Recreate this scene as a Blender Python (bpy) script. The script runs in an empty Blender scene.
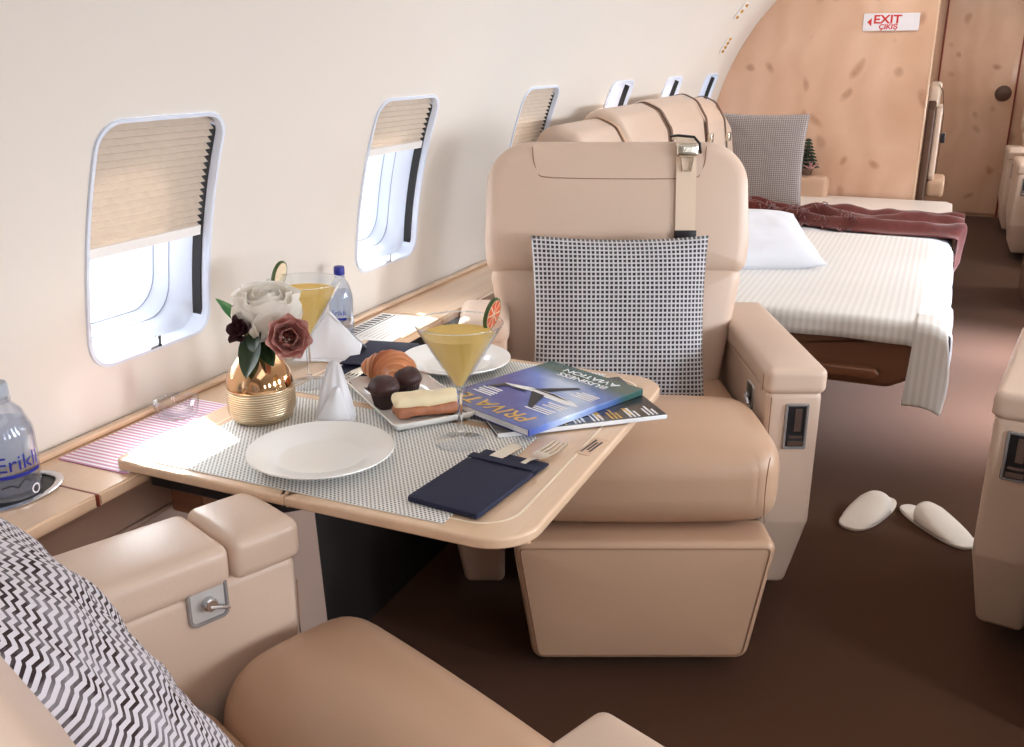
import bpy, bmesh, math, random
from mathutils import Vector, Matrix, noise
random.seed(7)
PI = math.pi
SC = bpy.context.scene
COL = SC.collection
D = bpy.data

# ------------------------------------------------------------------ basics
def lin(c):
    c = c / 255.0
    return c / 12.92 if c <= 0.04045 else ((c + 0.055) / 1.055) ** 2.4
def rgb(r, g, b): return (lin(r), lin(g), lin(b), 1.0)
def R(d): return math.radians(d)
def rot_z(a): return Matrix.Rotation(a, 4, 'Z')
def rot_x(a): return Matrix.Rotation(a, 4, 'X')
def rot_y(a): return Matrix.Rotation(a, 4, 'Y')
def T(x, y, z): return Matrix.Translation((x, y, z))

# ------------------------------------------------------------------ materials
class NT:
    def __init__(s, name):
        s.m = D.materials.new(name); s.m.use_nodes = True
        s.t = s.m.node_tree; s.n = s.t.nodes; s.l = s.t.links
        s.n.clear()
        s.out = s.n.new('ShaderNodeOutputMaterial')
        s._co = None
    def node(s, typ, **kw):
        n = s.n.new(typ)
        for k, v in kw.items():
            if k in n.inputs: s.set(n.inputs[k], v)
            else: setattr(n, k, v)
        return n
    def set(s, sock, v):
        if isinstance(v, bpy.types.NodeSocket): s.l.new(v, sock)
        else: sock.default_value = v
    def co(s, kind='Object'):
        if s._co is None: s._co = s.n.new('ShaderNodeTexCoord')
        return s._co.outputs[kind]
    def math(s, op, a, b=0.0, c=None):
        n = s.n.new('ShaderNodeMath'); n.operation = op
        s.set(n.inputs[0], a); s.set(n.inputs[1], b)
        if c is not None: s.set(n.inputs[2], c)
        return n.outputs[0]
    def xyz(s, v):
        n = s.n.new('ShaderNodeSeparateXYZ'); s.l.new(v, n.inputs[0]); return n.outputs
    def noise(s, scale, detail=3.0, vec=None, rough=0.5):
        n = s.n.new('ShaderNodeTexNoise')
        n.inputs['Scale'].default_value = scale; n.inputs['Detail'].default_value = detail
        n.inputs['Roughness'].default_value = rough
        s.l.new(vec if vec is not None else s.co(), n.inputs['Vector'])
        return n.outputs['Fac']
    def mix(s, f, a, b, mode='MIX'):
        n = s.n.new('ShaderNodeMix'); n.data_type = 'RGBA'; n.blend_type = mode
        s.set(n.inputs[0], f); s.set(n.inputs[6], a); s.set(n.inputs[7], b)
        return n.outputs[2]
    def ramp(s, f, stops):
        n = s.n.new('ShaderNodeValToRGB'); s.l.new(f, n.inputs[0])
        e = n.color_ramp.elements
        while len(e) < len(stops): e.new(0.5)
        for i, (p, c) in enumerate(stops): e[i].position = p; e[i].color = c
        return n.outputs[0]
    def mapping(s, scale=(1, 1, 1), rot=(0, 0, 0), vec=None):
        n = s.n.new('ShaderNodeMapping'); s.l.new(vec if vec is not None else s.co(), n.inputs[0])
        n.inputs['Scale'].default_value = scale; n.inputs['Rotation'].default_value = rot
        return n.outputs[0]
    def bump(s, h, strength=0.2, dist=0.002):
        n = s.n.new('ShaderNodeBump'); n.inputs['Strength'].default_value = strength
        n.inputs['Distance'].default_value = dist; s.l.new(h, n.inputs['Height'])
        return n.outputs[0]
    def pbr(s, color, rough=0.5, metal=0.0, normal=None, **kw):
        n = s.n.new('ShaderNodeBsdfPrincipled')
        s.set(n.inputs['Base Color'], color); s.set(n.inputs['Roughness'], rough)
        n.inputs['Metallic'].default_value = metal
        for k, v in kw.items(): s.set(n.inputs[k.replace('_', ' ')], v)
        if normal is not None: s.l.new(normal, n.inputs['Normal'])
        s.l.new(n.outputs[0], s.out.inputs[0])
        return n

def plain(name, color, rough=0.5, metal=0.0, var=0.06, scale=30.0, bump=0.0, **kw):
    t = NT(name)
    f = t.noise(scale)
    dark = tuple(c * (1 - var) for c in color[:3]) + (1,)
    lite = tuple(min(1, c * (1 + var)) for c in color[:3]) + (1,)
    c = t.mix(f, dark, lite)
    t.pbr(c, rough, metal, t.bump(f, bump) if bump else None, **kw)
    return t.m

def leather(name, color, rough=0.36, var=0.05):
    t = NT(name)
    big = t.noise(5.0, 4)
    dark = tuple(c * (1 - var) for c in color[:3]) + (1,)
    lite = tuple(min(1, c * (1 + var)) for c in color[:3]) + (1,)
    v = t.node('ShaderNodeTexVoronoi'); v.inputs['Scale'].default_value = 420
    t.l.new(t.co(), v.inputs['Vector'])
    h = t.math('ADD', v.outputs['Distance'], t.math('MULTIPLY', t.noise(9, 3), 1.5))
    t.pbr(t.mix(big, dark, lite), rough, 0, t.bump(h, 0.12, 0.0012), Specular_IOR_Level=0.45)
    return t.m

def thin_glass(name, tint=(0.97, 0.985, 0.99, 1), refl=0.9, base=0.11):
    t = NT(name)
    fr = t.node('ShaderNodeLayerWeight'); fr.inputs['Blend'].default_value = 0.5
    face = t.math('MULTIPLY', t.math('POWER', fr.outputs['Facing'], 3.5), 0.75)
    tr = t.node('ShaderNodeBsdfTransparent'); tr.inputs[0].default_value = tint
    gl = t.node('ShaderNodeBsdfGlossy'); gl.inputs['Roughness'].default_value = 0.03
    nz = t.noise(3.0)
    f = t.math('ADD', t.math('MULTIPLY', face, refl), t.math('MULTIPLY', nz, base))
    mx = t.node('ShaderNodeMixShader')
    t.l.new(f, mx.inputs[0]); t.l.new(tr.outputs[0], mx.inputs[1]); t.l.new(gl.outputs[0], mx.inputs[2])
    t.l.new(mx.outputs[0], t.out.inputs[0])
    return t.m

def m_burl():
    t = NT('burl_wood')
    vec = t.mapping((1, 0.02, 0.85))
    n1 = t.noise(1.6, 5, vec, 0.55); 
    warp = t.n.new('ShaderNodeTexNoise'); warp.inputs['Scale'].default_value = 2.2; t.l.new(vec, warp.inputs['Vector'])
    w2 = t.n.new('ShaderNodeVectorMath'); w2.operation = 'MULTIPLY_ADD'
    t.l.new(warp.outputs['Color'], w2.inputs[0]); w2.inputs[1].default_value = (0.35, 0.35, 0.35); t.l.new(vec, w2.inputs[2])
    wav = t.node('ShaderNodeTexWave'); wav.inputs['Scale'].default_value = 1.7; wav.inputs['Distortion'].default_value = 9
    wav.inputs['Detail'].default_value = 3; t.l.new(w2.outputs[0], wav.inputs['Vector'])
    c = t.ramp(n1, [(0.25, rgb(204, 158, 130)), (0.5, rgb(220, 180, 152)), (0.75, rgb(232, 196, 170))])
    c = t.mix(t.math('MULTIPLY', wav.outputs['Fac'], 0.22), c, rgb(188, 138, 100))
    vo = t.node('ShaderNodeTexVoronoi'); vo.inputs['Scale'].default_value = 7.0; vo.inputs['Randomness'].default_value = 1.0
    t.l.new(w2.outputs[0], vo.inputs['Vector'])
    d = vo.outputs['Distance']
    keep = t.xyz(vo.outputs['Color'])[0]
    k = t.ramp(d, [(0.0, (1, 1, 1, 1)), (0.12, (0.8, 0.8, 0.8, 1)), (0.26, (0, 0, 0, 1))])
    kk = t.math('MULTIPLY', k, t.math('GREATER_THAN', keep, 0.25))
    c = t.mix(t.math('MULTIPLY', kk, t.math('ADD', t.math('MULTIPLY', t.noise(22, 4), 0.9), 0.05)), c, rgb(142, 84, 50))
    t.pbr(c, 0.3, 0, None, Coat_Weight=0.5, Coat_Roughness=0.12)
    return t.m

def m_wood(name, c1, c2, axis='Y', rough=0.25):
    t = NT(name)
    sc = {'X': (1.5, 26, 26), 'Y': (26, 1.5, 26)}[axis]
    n = t.noise(1.6, 5, t.mapping(sc), 0.6)
    t.pbr(t.mix(n, c1, c2), rough, 0, t.bump(n, 0.03), Coat_Weight=0.5, Coat_Roughness=0.08)
    return t.m

def m_carpet():
    t = NT('brown_carpet')
    n = t.noise(420, 3); b = t.noise(3.0, 4)
    c = t.mix(n, rgb(54, 31, 17), rgb(94, 60, 38))
    c = t.mix(t.math('MULTIPLY', b, 0.35), c, rgb(68, 42, 26))
    t.pbr(c, 0.95, 0, t.bump(n, 0.35, 0.003), Sheen_Weight=0.08, Specular_IOR_Level=0.1)
    return t.m

def m_check(name, n, dark, light, duty=0.42, wob=0.0):      # woven grid: dark squares in a light mesh, on UV
    t = NT(name)
    o = t.xyz(t.co('UV'))
    fu = t.math('FRACT', t.math('MULTIPLY', o[0], n)); fv = t.math('FRACT', t.math('MULTIPLY', o[1], n))
    a = t.math('GREATER_THAN', fu, duty); b = t.math('GREATER_THAN', fv, duty)
    k = t.math('MULTIPLY', a, b)
    hu = t.math('SINE', t.math('MULTIPLY', o[0], n * 2 * PI)); hv = t.math('SINE', t.math('MULTIPLY', o[1], n * 2 * PI))
    nz = t.noise(90)
    k2 = t.math('MULTIPLY', k, t.math('ADD', 0.8, t.math('MULTIPLY', nz, 0.3)))
    t.pbr(t.mix(k2, light, dark), 0.9, 0, t.bump(t.math('ADD', hu, hv), 0.4, 0.0015), Sheen_Weight=0.2, Specular_IOR_Level=0.15)
    return t.m

def m_tweed(name, nu, nv, dark, light):          # zigzag tweed on UV
    t = NT(name)
    o = t.xyz(t.co('UV'))
    zig = t.math('PINGPONG', t.math('MULTIPLY', o[0], nu), 0.5)
    w = t.math('FRACT', t.math('ADD', t.math('MULTIPLY', o[1], nv), t.math('MULTIPLY', zig, 1.1)))
    k = t.math('GREATER_THAN', w, 0.56)
    nz = t.noise(26, 4)
    k = t.math('MULTIPLY', k, t.ramp(nz, [(0.3, (0.55, 0.55, 0.55, 1)), (0.6, (1, 1, 1, 1))]))
    t.pbr(t.mix(k, light, dark), 0.92, 0, t.bump(w, 0.5, 0.003), Specular_IOR_Level=0.15)
    return t.m

def m_mat(name, px, py, dark, light):          # placemat weave, object coords in metres
    t = NT(name)
    o = t.xyz(t.co())
    fx = t.math('FRACT', t.math('DIVIDE', o[0], px)); row = t.math('FLOOR', t.math('DIVIDE', o[1], py))
    fx = t.math('FRACT', t.math('ADD', t.math('DIVIDE', o[0], px), t.math('MULTIPLY', row, 0.5)))
    fy = t.math('FRACT', t.math('DIVIDE', o[1], py))
    k = t.math('MULTIPLY', t.math('GREATER_THAN', fx, 0.55), t.math('GREATER_THAN', fy, 0.38))
    t.pbr(t.mix(k, light, dark), 0.55, 0, t.bump(k, 0.2, 0.001))
    return t.m

def m_stripe(name, axis, period, c1, c2, duty=0.5, rough=0.55, soft=True):
    t = NT(name)
    o = t.xyz(t.co())[{'X': 0, 'Y': 1, 'Z': 2}[axis]]
    f = t.math('FRACT', t.math('DIVIDE', o, period))
    k = t.math('GREATER_THAN', f, duty)
    nz = t.noise(18, 4)
    t.pbr(t.mix(k, c1, c2), rough, 0, t.bump(t.math('ADD', nz, t.math('MULTIPLY', k, 0.25)), 0.25, 0.004), Sheen_Weight=0.15)
    return t.m

def petalm(name, col, var, scale):
    t = NT(name); n = t.noise(scale)
    c = t.mix(n, tuple(q * (1 - var) for q in col[:3]) + (1,), col)
    p = t.pbr(c, 0.6); tl = t.node('ShaderNodeBsdfTranslucent'); t.l.new(c, tl.inputs[0])
    mx = t.node('ShaderNodeMixShader'); mx.inputs[0].default_value = 0.45
    t.l.new(p.outputs[0], mx.inputs[1]); t.l.new(tl.outputs[0], mx.inputs[2]); t.l.new(mx.outputs[0], t.out.inputs[0])
    return t.m
M = {}
M['wall'] = plain('cabin_lining', rgb(229, 222, 213), 0.5, var=0.02, scale=3)
M['white_plastic'] = plain('white_plastic', rgb(240, 238, 236), 0.35, var=0.02)
M['blind'] = None
M['leather'] = leather('beige_leather', rgb(214, 188, 168))
M['leather_tan'] = leather('tan_leather', rgb(196, 160, 132))
M['leather_brown_shaded'] = leather('brown_leather_shaded', rgb(124, 82, 58))  # brown divan base, made darker in colour for the shade at the bed end
M['leather_pale'] = leather('pale_leather', rgb(228, 205, 182))
M['shell'] = leather('shell_brown', rgb(96, 68, 52), 0.5)
M['panel'] = plain('ledge_side_panel', rgb(178, 152, 138), 0.6, var=0.03, scale=6)
M['thread'] = plain('stitching', rgb(150, 112, 84), 0.7)
M['seam'] = plain('seam_shadow_cord', rgb(120, 88, 66), 0.7)
M['lever_grey'] = plain('grey_lever_plate', rgb(196, 192, 188), 0.3)
M['black'] = plain('black_plastic', rgb(22, 20, 24), 0.4)
M['dark'] = plain('dark_parts_and_shade', rgb(30, 24, 22), 0.6)
M['chrome'] = plain('brushed_chrome', rgb(205, 205, 208), 0.18, 1.0, var=0.03)
M['steel'] = plain('satin_steel', rgb(220, 212, 196), 0.22, 1.0, var=0.03)
M['brass'] = plain('polished_brass', rgb(216, 168, 84), 0.18, 1.0, var=0.03)
M['burl'] = m_burl()
M['wood'] = m_wood('maple_veneer', rgb(222, 184, 150), rgb(240, 210, 180), 'Y')
M['wood_x'] = m_wood('maple_edge', rgb(214, 172, 140), rgb(236, 202, 172), 'X')
M['wood_dark'] = m_wood('walnut', rgb(96, 56, 34), rgb(150, 96, 62), 'X', 0.35)
M['inlay'] = plain('pale_inlay', rgb(250, 232, 205), 0.3)
M['red_trim'] = plain('red_brown_edge', rgb(130, 52, 36), 0.4)
M['carpet'] = m_carpet()
M['hound'] = m_check('checked_cushion_weave', 40, rgb(36, 33, 38), rgb(212, 210, 214), 0.36)
M['tweed'] = m_tweed('chevron_tweed', 30, 46, rgb(58, 44, 44), rgb(214, 208, 214))
M['grey_weave'] = m_check('grey_cushion_weave', 46, rgb(108, 98, 96), rgb(172, 162, 158), 0.35)
M['mat'] = m_mat('woven_placemat', 0.0070, 0.0052, rgb(86, 86, 96), rgb(240, 238, 232))
M['mat_pink'] = m_stripe('striped_placemat', 'Y', 0.0105, rgb(250, 244, 248), rgb(216, 150, 190), 0.5)
M['sheet'] = plain('white_cotton', rgb(236, 238, 246), 0.7, var=0.02, scale=12, bump=0.15)
M['satin'] = m_stripe('striped_satin', 'X', 0.021, rgb(240, 238, 234), rgb(228, 224, 218), 0.5, 0.45)
M['throw'] = plain('rust_throw', rgb(100, 36, 28), 0.85, var=0.35, scale=35, bump=0.4, Sheen_Weight=0.3)
M['napkin'] = plain('white_linen', rgb(244, 244, 248), 0.75, var=0.02, bump=0.1)
M['navy'] = plain('navy_felt', rgb(28, 32, 60), 0.8, var=0.12, scale=200, bump=0.15)
M['china'] = plain('white_china', rgb(246, 244, 240), 0.16, var=0.01)
M['gold'] = plain('mirror_gold', rgb(226, 184, 140), 0.08, 1.0, var=0.02)
M['glass'] = thin_glass('clear_glass')
t_ = NT('solid_glass'); t_.pbr(t_.mix(t_.noise(4), (1, 1, 1, 1), (.97, .99, 1, 1)), 0.02, 0, None, Transmission_Weight=1.0, IOR=1.45); M['solid_glass'] = t_.m
M['juice'] = petalm('orange_cocktail', rgb(255, 230, 150), .03, 20)
M['thick_glass'] = thin_glass('thick_glass', (0.96, 0.97, 0.985, 1), 1.3, 0.12)
M['pane'] = thin_glass('window_pane', (0.97, 0.985, 1, 1), 0.5, 0.01)
M['water'] = thin_glass('water_in_bottle', (0.86, 0.90, 0.95, 1), 0.7, 0.10)
M['bottle'] = thin_glass('bottle_glass', (0.90, 0.92, 0.96, 1), 0.9, 0.08)
M['blue_cap'] = plain('royal_blue_cap', rgb(38, 48, 150), 0.35)
M['grey_cap'] = plain('grey_cap', rgb(168, 176, 188), 0.4)
M['ink_blue'] = plain('blue_print', rgb(52, 60, 190), 0.5)
M['ink_dark'] = plain('dark_print', rgb(40, 38, 42), 0.5)
M['ink_white'] = plain('white_print', rgb(244, 244, 246), 0.5)
M['ink_gold'] = plain('gold_print', rgb(214, 172, 84), 0.45)
M['ink_yellow'] = plain('yellow_print', rgb(214, 200, 70), 0.45)
M['ink_red'] = plain('red_print', rgb(198, 40, 36), 0.5)
M['sign'] = plain('sign_face', rgb(226, 222, 226), 0.4)
M['page'] = plain('paper_pages', rgb(236, 236, 240), 0.7)
M['card'] = plain('printed_card', rgb(244, 242, 238), 0.6)
M['leaf'] = plain('green_leaf', rgb(44, 66, 36), 0.45, var=0.3, scale=40)
M['leaf_light'] = plain('light_leaf', rgb(84, 150, 96), 0.45, var=0.2, scale=40)
M['stem'] = plain('green_stem', rgb(110, 112, 50), 0.5)
M['petal_white'] = plain('white_petal', rgb(246, 238, 226), 0.6, var=0.05, scale=15, Subsurface_Weight=0.2)
M['petal_pink'] = plain('dusty_pink_petal', rgb(224, 172, 164), 0.6, var=0.15, scale=40)
M['petal_heart'] = plain('rose_heart', rgb(170, 92, 82), 0.6, var=0.25, scale=60)
M['petal_dark'] = plain('burgundy_petal', rgb(62, 22, 30), 0.55, var=0.3, scale=60)
M['choco'] = plain('chocolate_cake', rgb(64, 34, 32), 0.5, var=0.3, scale=120, bump=0.4)
M['choco_cup'] = m_stripe('brown_paper_cup', 'X', 0.004, rgb(44, 26, 24), rgb(70, 44, 40), 0.5, 0.7)
M['cream_cake'] = plain('cream_cheese', rgb(250, 232, 192), 0.5, var=0.05, scale=40, bump=0.2)
M['crust'] = plain('pastry_crust', rgb(178, 116, 84), 0.4, var=0.45, scale=70, bump=0.4)
M['frame_grey'] = plain('satin_frame', rgb(176, 174, 174), 0.25, 0.5)
M['reveal'] = plain('window_reveal', rgb(224, 231, 245), 0.4, var=0.02)  # white plastic, the blue of the sky light put into its colour
M['seal'] = plain('grey_seal', rgb(150, 158, 176), 0.5)
M['fir'] = plain('fir_needles', rgb(36, 54, 40), 0.7, var=0.3, scale=80)
M['slipper'] = plain('slipper_towelling', rgb(226, 214, 200), 0.9, var=0.05, scale=150, bump=0.3)
M['sole'] = plain('slipper_sole', rgb(60, 52, 48), 0.8)
M['rind'] = plain('green_rind', rgb(60, 84, 40), 0.5, var=0.2)
M['flesh'] = plain('citrus_flesh', rgb(246, 226, 196), 0.4, var=0.15, scale=120)
M['flesh_red'] = plain('grapefruit_flesh', rgb(232, 96, 44), 0.4, var=0.35, scale=150)

def m_croissant():
    t = NT('croissant_crust')
    o = t.co('UV'); u = t.math('ABSOLUTE', t.math('MULTIPLY_ADD', t.xyz(o)[1], 2.0, -1.0))
    f = t.math('MULTIPLY', t.math('FRACT', t.math('ADD', t.math('MULTIPLY', u, 4.6), t.math('MULTIPLY', t.math('SINE', t.math('MULTIPLY', t.xyz(o)[0], 6.2832)), 0.15))), 0.5)
    c = t.ramp(f, [(0.0, rgb(196, 112, 66)), (0.30, rgb(222, 150, 100)), (0.44, rgb(236, 186, 140)), (0.5, rgb(130, 62, 34))])
    c = t.mix(t.math('MULTIPLY', t.noise(30, 4), 0.5), c, rgb(166, 80, 46))
    t.pbr(c, 0.3, 0, t.bump(t.noise(60, 4), 0.3))
    return t.m
M['croissant'] = m_croissant()
def m_blind():
    t = NT('pleated_blind_fabric')
    n = t.noise(60)
    c = t.mix(n, rgb(206, 190, 174), rgb(222, 208, 192))
    p = t.pbr(c, 0.8)
    tl = t.node('ShaderNodeBsdfTranslucent'); t.l.new(c, tl.inputs[0])
    mx = t.node('ShaderNodeMixShader'); mx.inputs[0].default_value = 0.05
    t.l.new(p.outputs[0], mx.inputs[1]); t.l.new(tl.outputs[0], mx.inputs[2]); t.l.new(mx.outputs[0], t.out.inputs[0])
    return t.m
M['blind'] = m_blind()
M['petal_white'] = petalm('white_petals', rgb(252, 248, 240), .04, 15)
M['petal_pink'] = petalm('pink_petals', rgb(226, 176, 168), .12, 40)
def m_wicker():
    t = NT('gold_ribbed')
    o = t.xyz(t.co())[2]
    n = t.noise(25, 2)
    w = t.math('SINE', t.math('ADD', t.math('MULTIPLY', o, 1500), t.math('MULTIPLY', n, 5)))
    t.pbr(t.mix(t.math('MULTIPLY_ADD', w, 0.5, 0.5), rgb(170, 140, 104), rgb(240, 222, 192)), 0.3, 0.75, t.bump(w, 0.5, 0.0012))
    return t.m
M['wicker'] = m_wicker()
def m_cover_blue():
    t = NT('blue_magazine_cover')
    o = t.xyz(t.co()); y = t.math('MULTIPLY_ADD', o[1], -3.2, 0.5); x = t.math('MULTIPLY_ADD', o[0], -4.0, 0.5)
    n = t.noise(9, 4)
    d = t.math('ADD', t.math('ADD', t.math('MULTIPLY', y, 0.55), t.math('MULTIPLY', x, 0.42)), t.math('MULTIPLY', t.math('SUBTRACT', n, 0.5), 0.25))
    c = t.ramp(d, [(0.12, rgb(44, 48, 116)), (0.36, rgb(62, 76, 164)), (0.50, rgb(110, 144, 226)), (0.62, rgb(206, 224, 250)), (0.72, rgb(96, 128, 200)), (0.86, rgb(56, 84, 110))])
    top = t.ramp(y, [(0.72, (0, 0, 0, 1)), (0.86, (1, 1, 1, 1))])
    c = t.mix(top, c, rgb(56, 98, 92))
    t.pbr(c, 0.22, 0, None, Coat_Weight=0.3)
    return t.m
M['cover_blue'] = m_cover_blue()
def m_cover_dark():
    t = NT('dark_magazine_cover')
    n = t.noise(14, 4)
    c = t.ramp(n, [(0.3, rgb(18, 18, 30)), (0.5, rgb(40, 36, 44)), (0.62, rgb(74, 62, 44)), (0.75, rgb(44, 52, 96))])
    t.pbr(c, 0.25, 0, None, Coat_Weight=0.3)
    return t.m
M['cover_dark'] = m_cover_dark()

# ------------------------------------------------------------------ object helpers
def link(name, me, mat, parent=None):
    o = D.objects.new(name, me); COL.objects.link(o)
    if mat is not None: me.materials.append(mat)
    if parent is not None: o.parent = parent
    return o
def finish(bm, name, mat, parent=None, smooth=True, angle=40, mx=None):
    if mx is not None: bmesh.ops.transform(bm, matrix=mx, verts=bm.verts)
    bmesh.ops.recalc_face_normals(bm, faces=bm.faces)
    me = D.meshes.new(name); bm.to_mesh(me); bm.free()
    if smooth:
        for p in me.polygons: p.use_smooth = True
        if angle: me.set_sharp_from_angle(angle=R(angle))
    return link(name, me, mat, parent)
def tag(o, label=None, cat=None, group=None, kind=None):
    if label: o['label'] = label
    if cat: o['category'] = cat
    if group: o['group'] = group
    if kind: o['kind'] = kind
    return o
def thing(name, label, cat, loc=(0, 0, 0), rz=0.0, group=None):
    o = D.objects.new(name, None); COL.objects.link(o)
    o.empty_display_size = 0.05
    o.location = loc; o.rotation_euler = (0, 0, rz)
    return tag(o, label, cat, group)
def struct(o): o['kind'] = 'structure'; return o

def axis_pts(h, r, k, m):
    a = []
    for i in range(k): a.append(-h + r * (1 - math.cos(PI / 2 * i / k)) )
    inner = h - r
    for i in range(m + 1): a.append(-inner + 2 * inner * i / m)
    for i in range(k - 1, -1, -1): a.append(h - r * (1 - math.cos(PI / 2 * i / k)))
    out = []
    for v in a:
        if not out or abs(v - out[-1]) > 1e-7: out.append(v)
    return out
def rbox_bm(h, r, bulge=(0, 0, 0), deform=None, k=4, m=8):
    """rounded box with half sizes h, edge radius r, faces bulged outwards"""
    hx, hy, hz = h; r = min(r, hx * .999, hy * .999, hz * .999)
    ax = [axis_pts(q, r, k, m) for q in h]
    bm = bmesh.new(); cache = {}
    def vert(p):
        key = tuple(round(c, 6) for c in p)
        if key in cache: return cache[key]
        q = [max(-(h[i] - r), min(h[i] - r, p[i])) for i in range(3)]
        d = Vector([p[i] - q[i] for i in range(3)])
        if d.length > 1e-9: d = d.normalized() * r
        v = [q[i] + d[i] for i in range(3)]
        n = [v[i] / h[i] for i in range(3)]
        w = list(v)
        for i in range(3):
            j, l = (i + 1) % 3, (i + 2) % 3
            w[i] += bulge[i] * n[i] * max(0, 1 - n[j] ** 2) * max(0, 1 - n[l] ** 2)
        if deform: w = deform(*w)
        cache[key] = bm.verts.new(w); return cache[key]
    for i in range(3):
        j, l = (i + 1) % 3, (i + 2) % 3
        for s in (-1, 1):
            for a in range(len(ax[j]) - 1):
                for b in range(len(ax[l]) - 1):
                    ps = []
                    for (da, db) in ((0, 0), (1, 0), (1, 1), (0, 1)):
                        p = [0, 0, 0]; p[i] = s * h[i]; p[j] = ax[j][a + da]; p[l] = ax[l][b + db]
                        ps.append(vert(p))
                    u = []
                    for v in ps:
                        if v not in u: u.append(v)
                    if len(u) > 2:
                        try: bm.faces.new(u)
                        except ValueError: pass
    return bm
def rbox(name, h, r, mat, parent=None, at=(0, 0, 0), rot=None, bulge=(0, 0, 0), deform=None, k=4, m=8, angle=60):
    mx = T(*at) @ (rot if rot is not None else Matrix())
    return finish(rbox_bm(h, r, bulge, deform, k, m), name, mat, parent, True, angle, mx)

def rpoly(pts, radii, seg=8):
    n = len(pts); out = []
    if not hasattr(radii, '__len__'): radii = [radii] * n
    for i in range(n):
        p = Vector(pts[i]); a = Vector(pts[i - 1]) - p; b = Vector(pts[(i + 1) % n]) - p
        rr = radii[i]
        if rr <= 1e-6: out.append(tuple(p)); continue
        a.normalize(); b.normalize()
        half = a.angle(b) / 2
        d = rr / math.tan(half)
        c = p + (a + b).normalized() * (rr / math.sin(half))
        s = p + a * d - c; e = p + b * d - c
        a0 = math.atan2(s.y, s.x); a1 = math.atan2(e.y, e.x)
        while a1 - a0 > PI: a1 -= 2 * PI
        while a1 - a0 < -PI: a1 += 2 * PI
        for j in range(seg + 1):
            t = a0 + (a1 - a0) * j / seg
            out.append((c.x + rr * math.cos(t), c.y + rr * math.sin(t)))
    return out
def densify(pts, step):
    out = []
    for i in range(len(pts)):
        a = Vector(pts[i]); b = Vector(pts[(i + 1) % len(pts)])
        n = max(1, int((b - a).length / step))
        for j in range(n): out.append(tuple(a + (b - a) * j / n))
    return out
def inset(pts, d):
    n = len(pts); out = []
    area = sum(pts[i][0] * pts[(i + 1) % n][1] - pts[(i + 1) % n][0] * pts[i][1] for i in range(n))
    sg = 1 if area > 0 else -1
    for i in range(n):
        a = Vector(pts[i]) - Vector(pts[i - 1]); b = Vector(pts[(i + 1) % n]) - Vector(pts[i])
        if a.length < 1e-9: a = b
        if b.length < 1e-9: b = a
        a.normalize(); b.normalize()
        na = Vector((-a.y, a.x)) * sg; nb = Vector((-b.y, b.x)) * sg
        m = na + nb
        m = m.normalized() if m.length > 1e-6 else na
        c = max(0.35, m.dot(na))
        out.append((pts[i][0] + m.x * d / c, pts[i][1] + m.y * d / c))
    return out
def slab_bm(outline, c0, c1, fil, mp, bulge0=0.0, bulge1=0.0, k=5, rings=6, step=0.03):
    """outline in (a,b), thickness from c0 (front) to c1; mp maps (a,b,c) to xyz"""
    o = densify(outline, step); n = len(o)
    cx = sum(p[0] for p in o) / n; cy = sum(p[1] for p in o) / n
    fil = min(fil, abs(c1 - c0) / 2 * .999); sg = 1 if c1 > c0 else -1
    loops = []
    in0 = inset(o, fil)
    for i in range(1, rings):                   # front cap, from middle outwards
        s = i / rings
        loops.append([(cx + (p[0] - cx) * s, cy + (p[1] - cy) * s, c0 - sg * bulge0 * (1 - s * s)) for p in in0])
    for i in range(k + 1):
        t = PI / 2 * i / k
        q = inset(o, fil * (1 - math.sin(t)))
        loops.append([(p[0], p[1], c0 + sg * fil * (1 - math.cos(t))) for p in q])
    for i in range(k, -1, -1):
        t = PI / 2 * i / k
        q = inset(o, fil * (1 - math.sin(t)))
        loops.append([(p[0], p[1], c1 - sg * fil * (1 - math.cos(t))) for p in q])
    for i in range(rings - 1, 0, -1):
        s = i / rings
        loops.append([(cx + (p[0] - cx) * s, cy + (p[1] - cy) * s, c1 + sg * bulge1 * (1 - s * s)) for p in in0])
    bm = bmesh.new()
    vs = [[bm.verts.new(mp(*p)) for p in l] for l in loops]
    for a, b in zip(vs, vs[1:]):
        for i in range(n):
            bm.faces.new((a[i], a[(i + 1) % n], b[(i + 1) % n], b[i]))
    f = bm.verts.new(mp(cx, cy, c0 - sg * bulge0)); g = bm.verts.new(mp(cx, cy, c1 + sg * bulge1))
    for i in range(n):
        bm.faces.new((f, vs[0][(i + 1) % n], vs[0][i])); bm.faces.new((g, vs[-1][i], vs[-1][(i + 1) % n]))
    return bm
XZ = lambda a, b, c: (a, c, b)
XY = lambda a, b, c: (a, b, c)
YZ = lambda a, b, c: (c, a, b)
def slab(name, outline, c0, c1, fil, mat, parent=None, mp=XY, mx=None, angle=50, **kw):
    return finish(slab_bm(outline, c0, c1, fil, mp, **kw), name, mat, parent, True, angle, mx)
def box_bm(bm, x0, x1, y0, y1, z0, z1, mx=None):
    vs = [bm.verts.new((x, y, z)) for x in (x0, x1) for y in (y0, y1) for z in (z0, z1)]
    if mx is not None:
        for v in vs: v.co = mx @ v.co
    for q in ((0, 1, 3, 2), (4, 6, 7, 5), (0, 4, 5, 1), (2, 3, 7, 6), (0, 2, 6, 4), (1, 5, 7, 3)):
        bm.faces.new([vs[i] for i in q])
def box(name, x0, x1, y0, y1, z0, z1, mat, parent=None, bev=0.0, mx=None):
    bm = bmesh.new(); box_bm(bm, x0, x1, y0, y1, z0, z1)
    if bev:
        bmesh.ops.bevel(bm, geom=bm.edges[:], offset=bev, segments=3, affect='EDGES', profile=0.5)
    return finish(bm, name, mat, parent, True, 35, mx)
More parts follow.
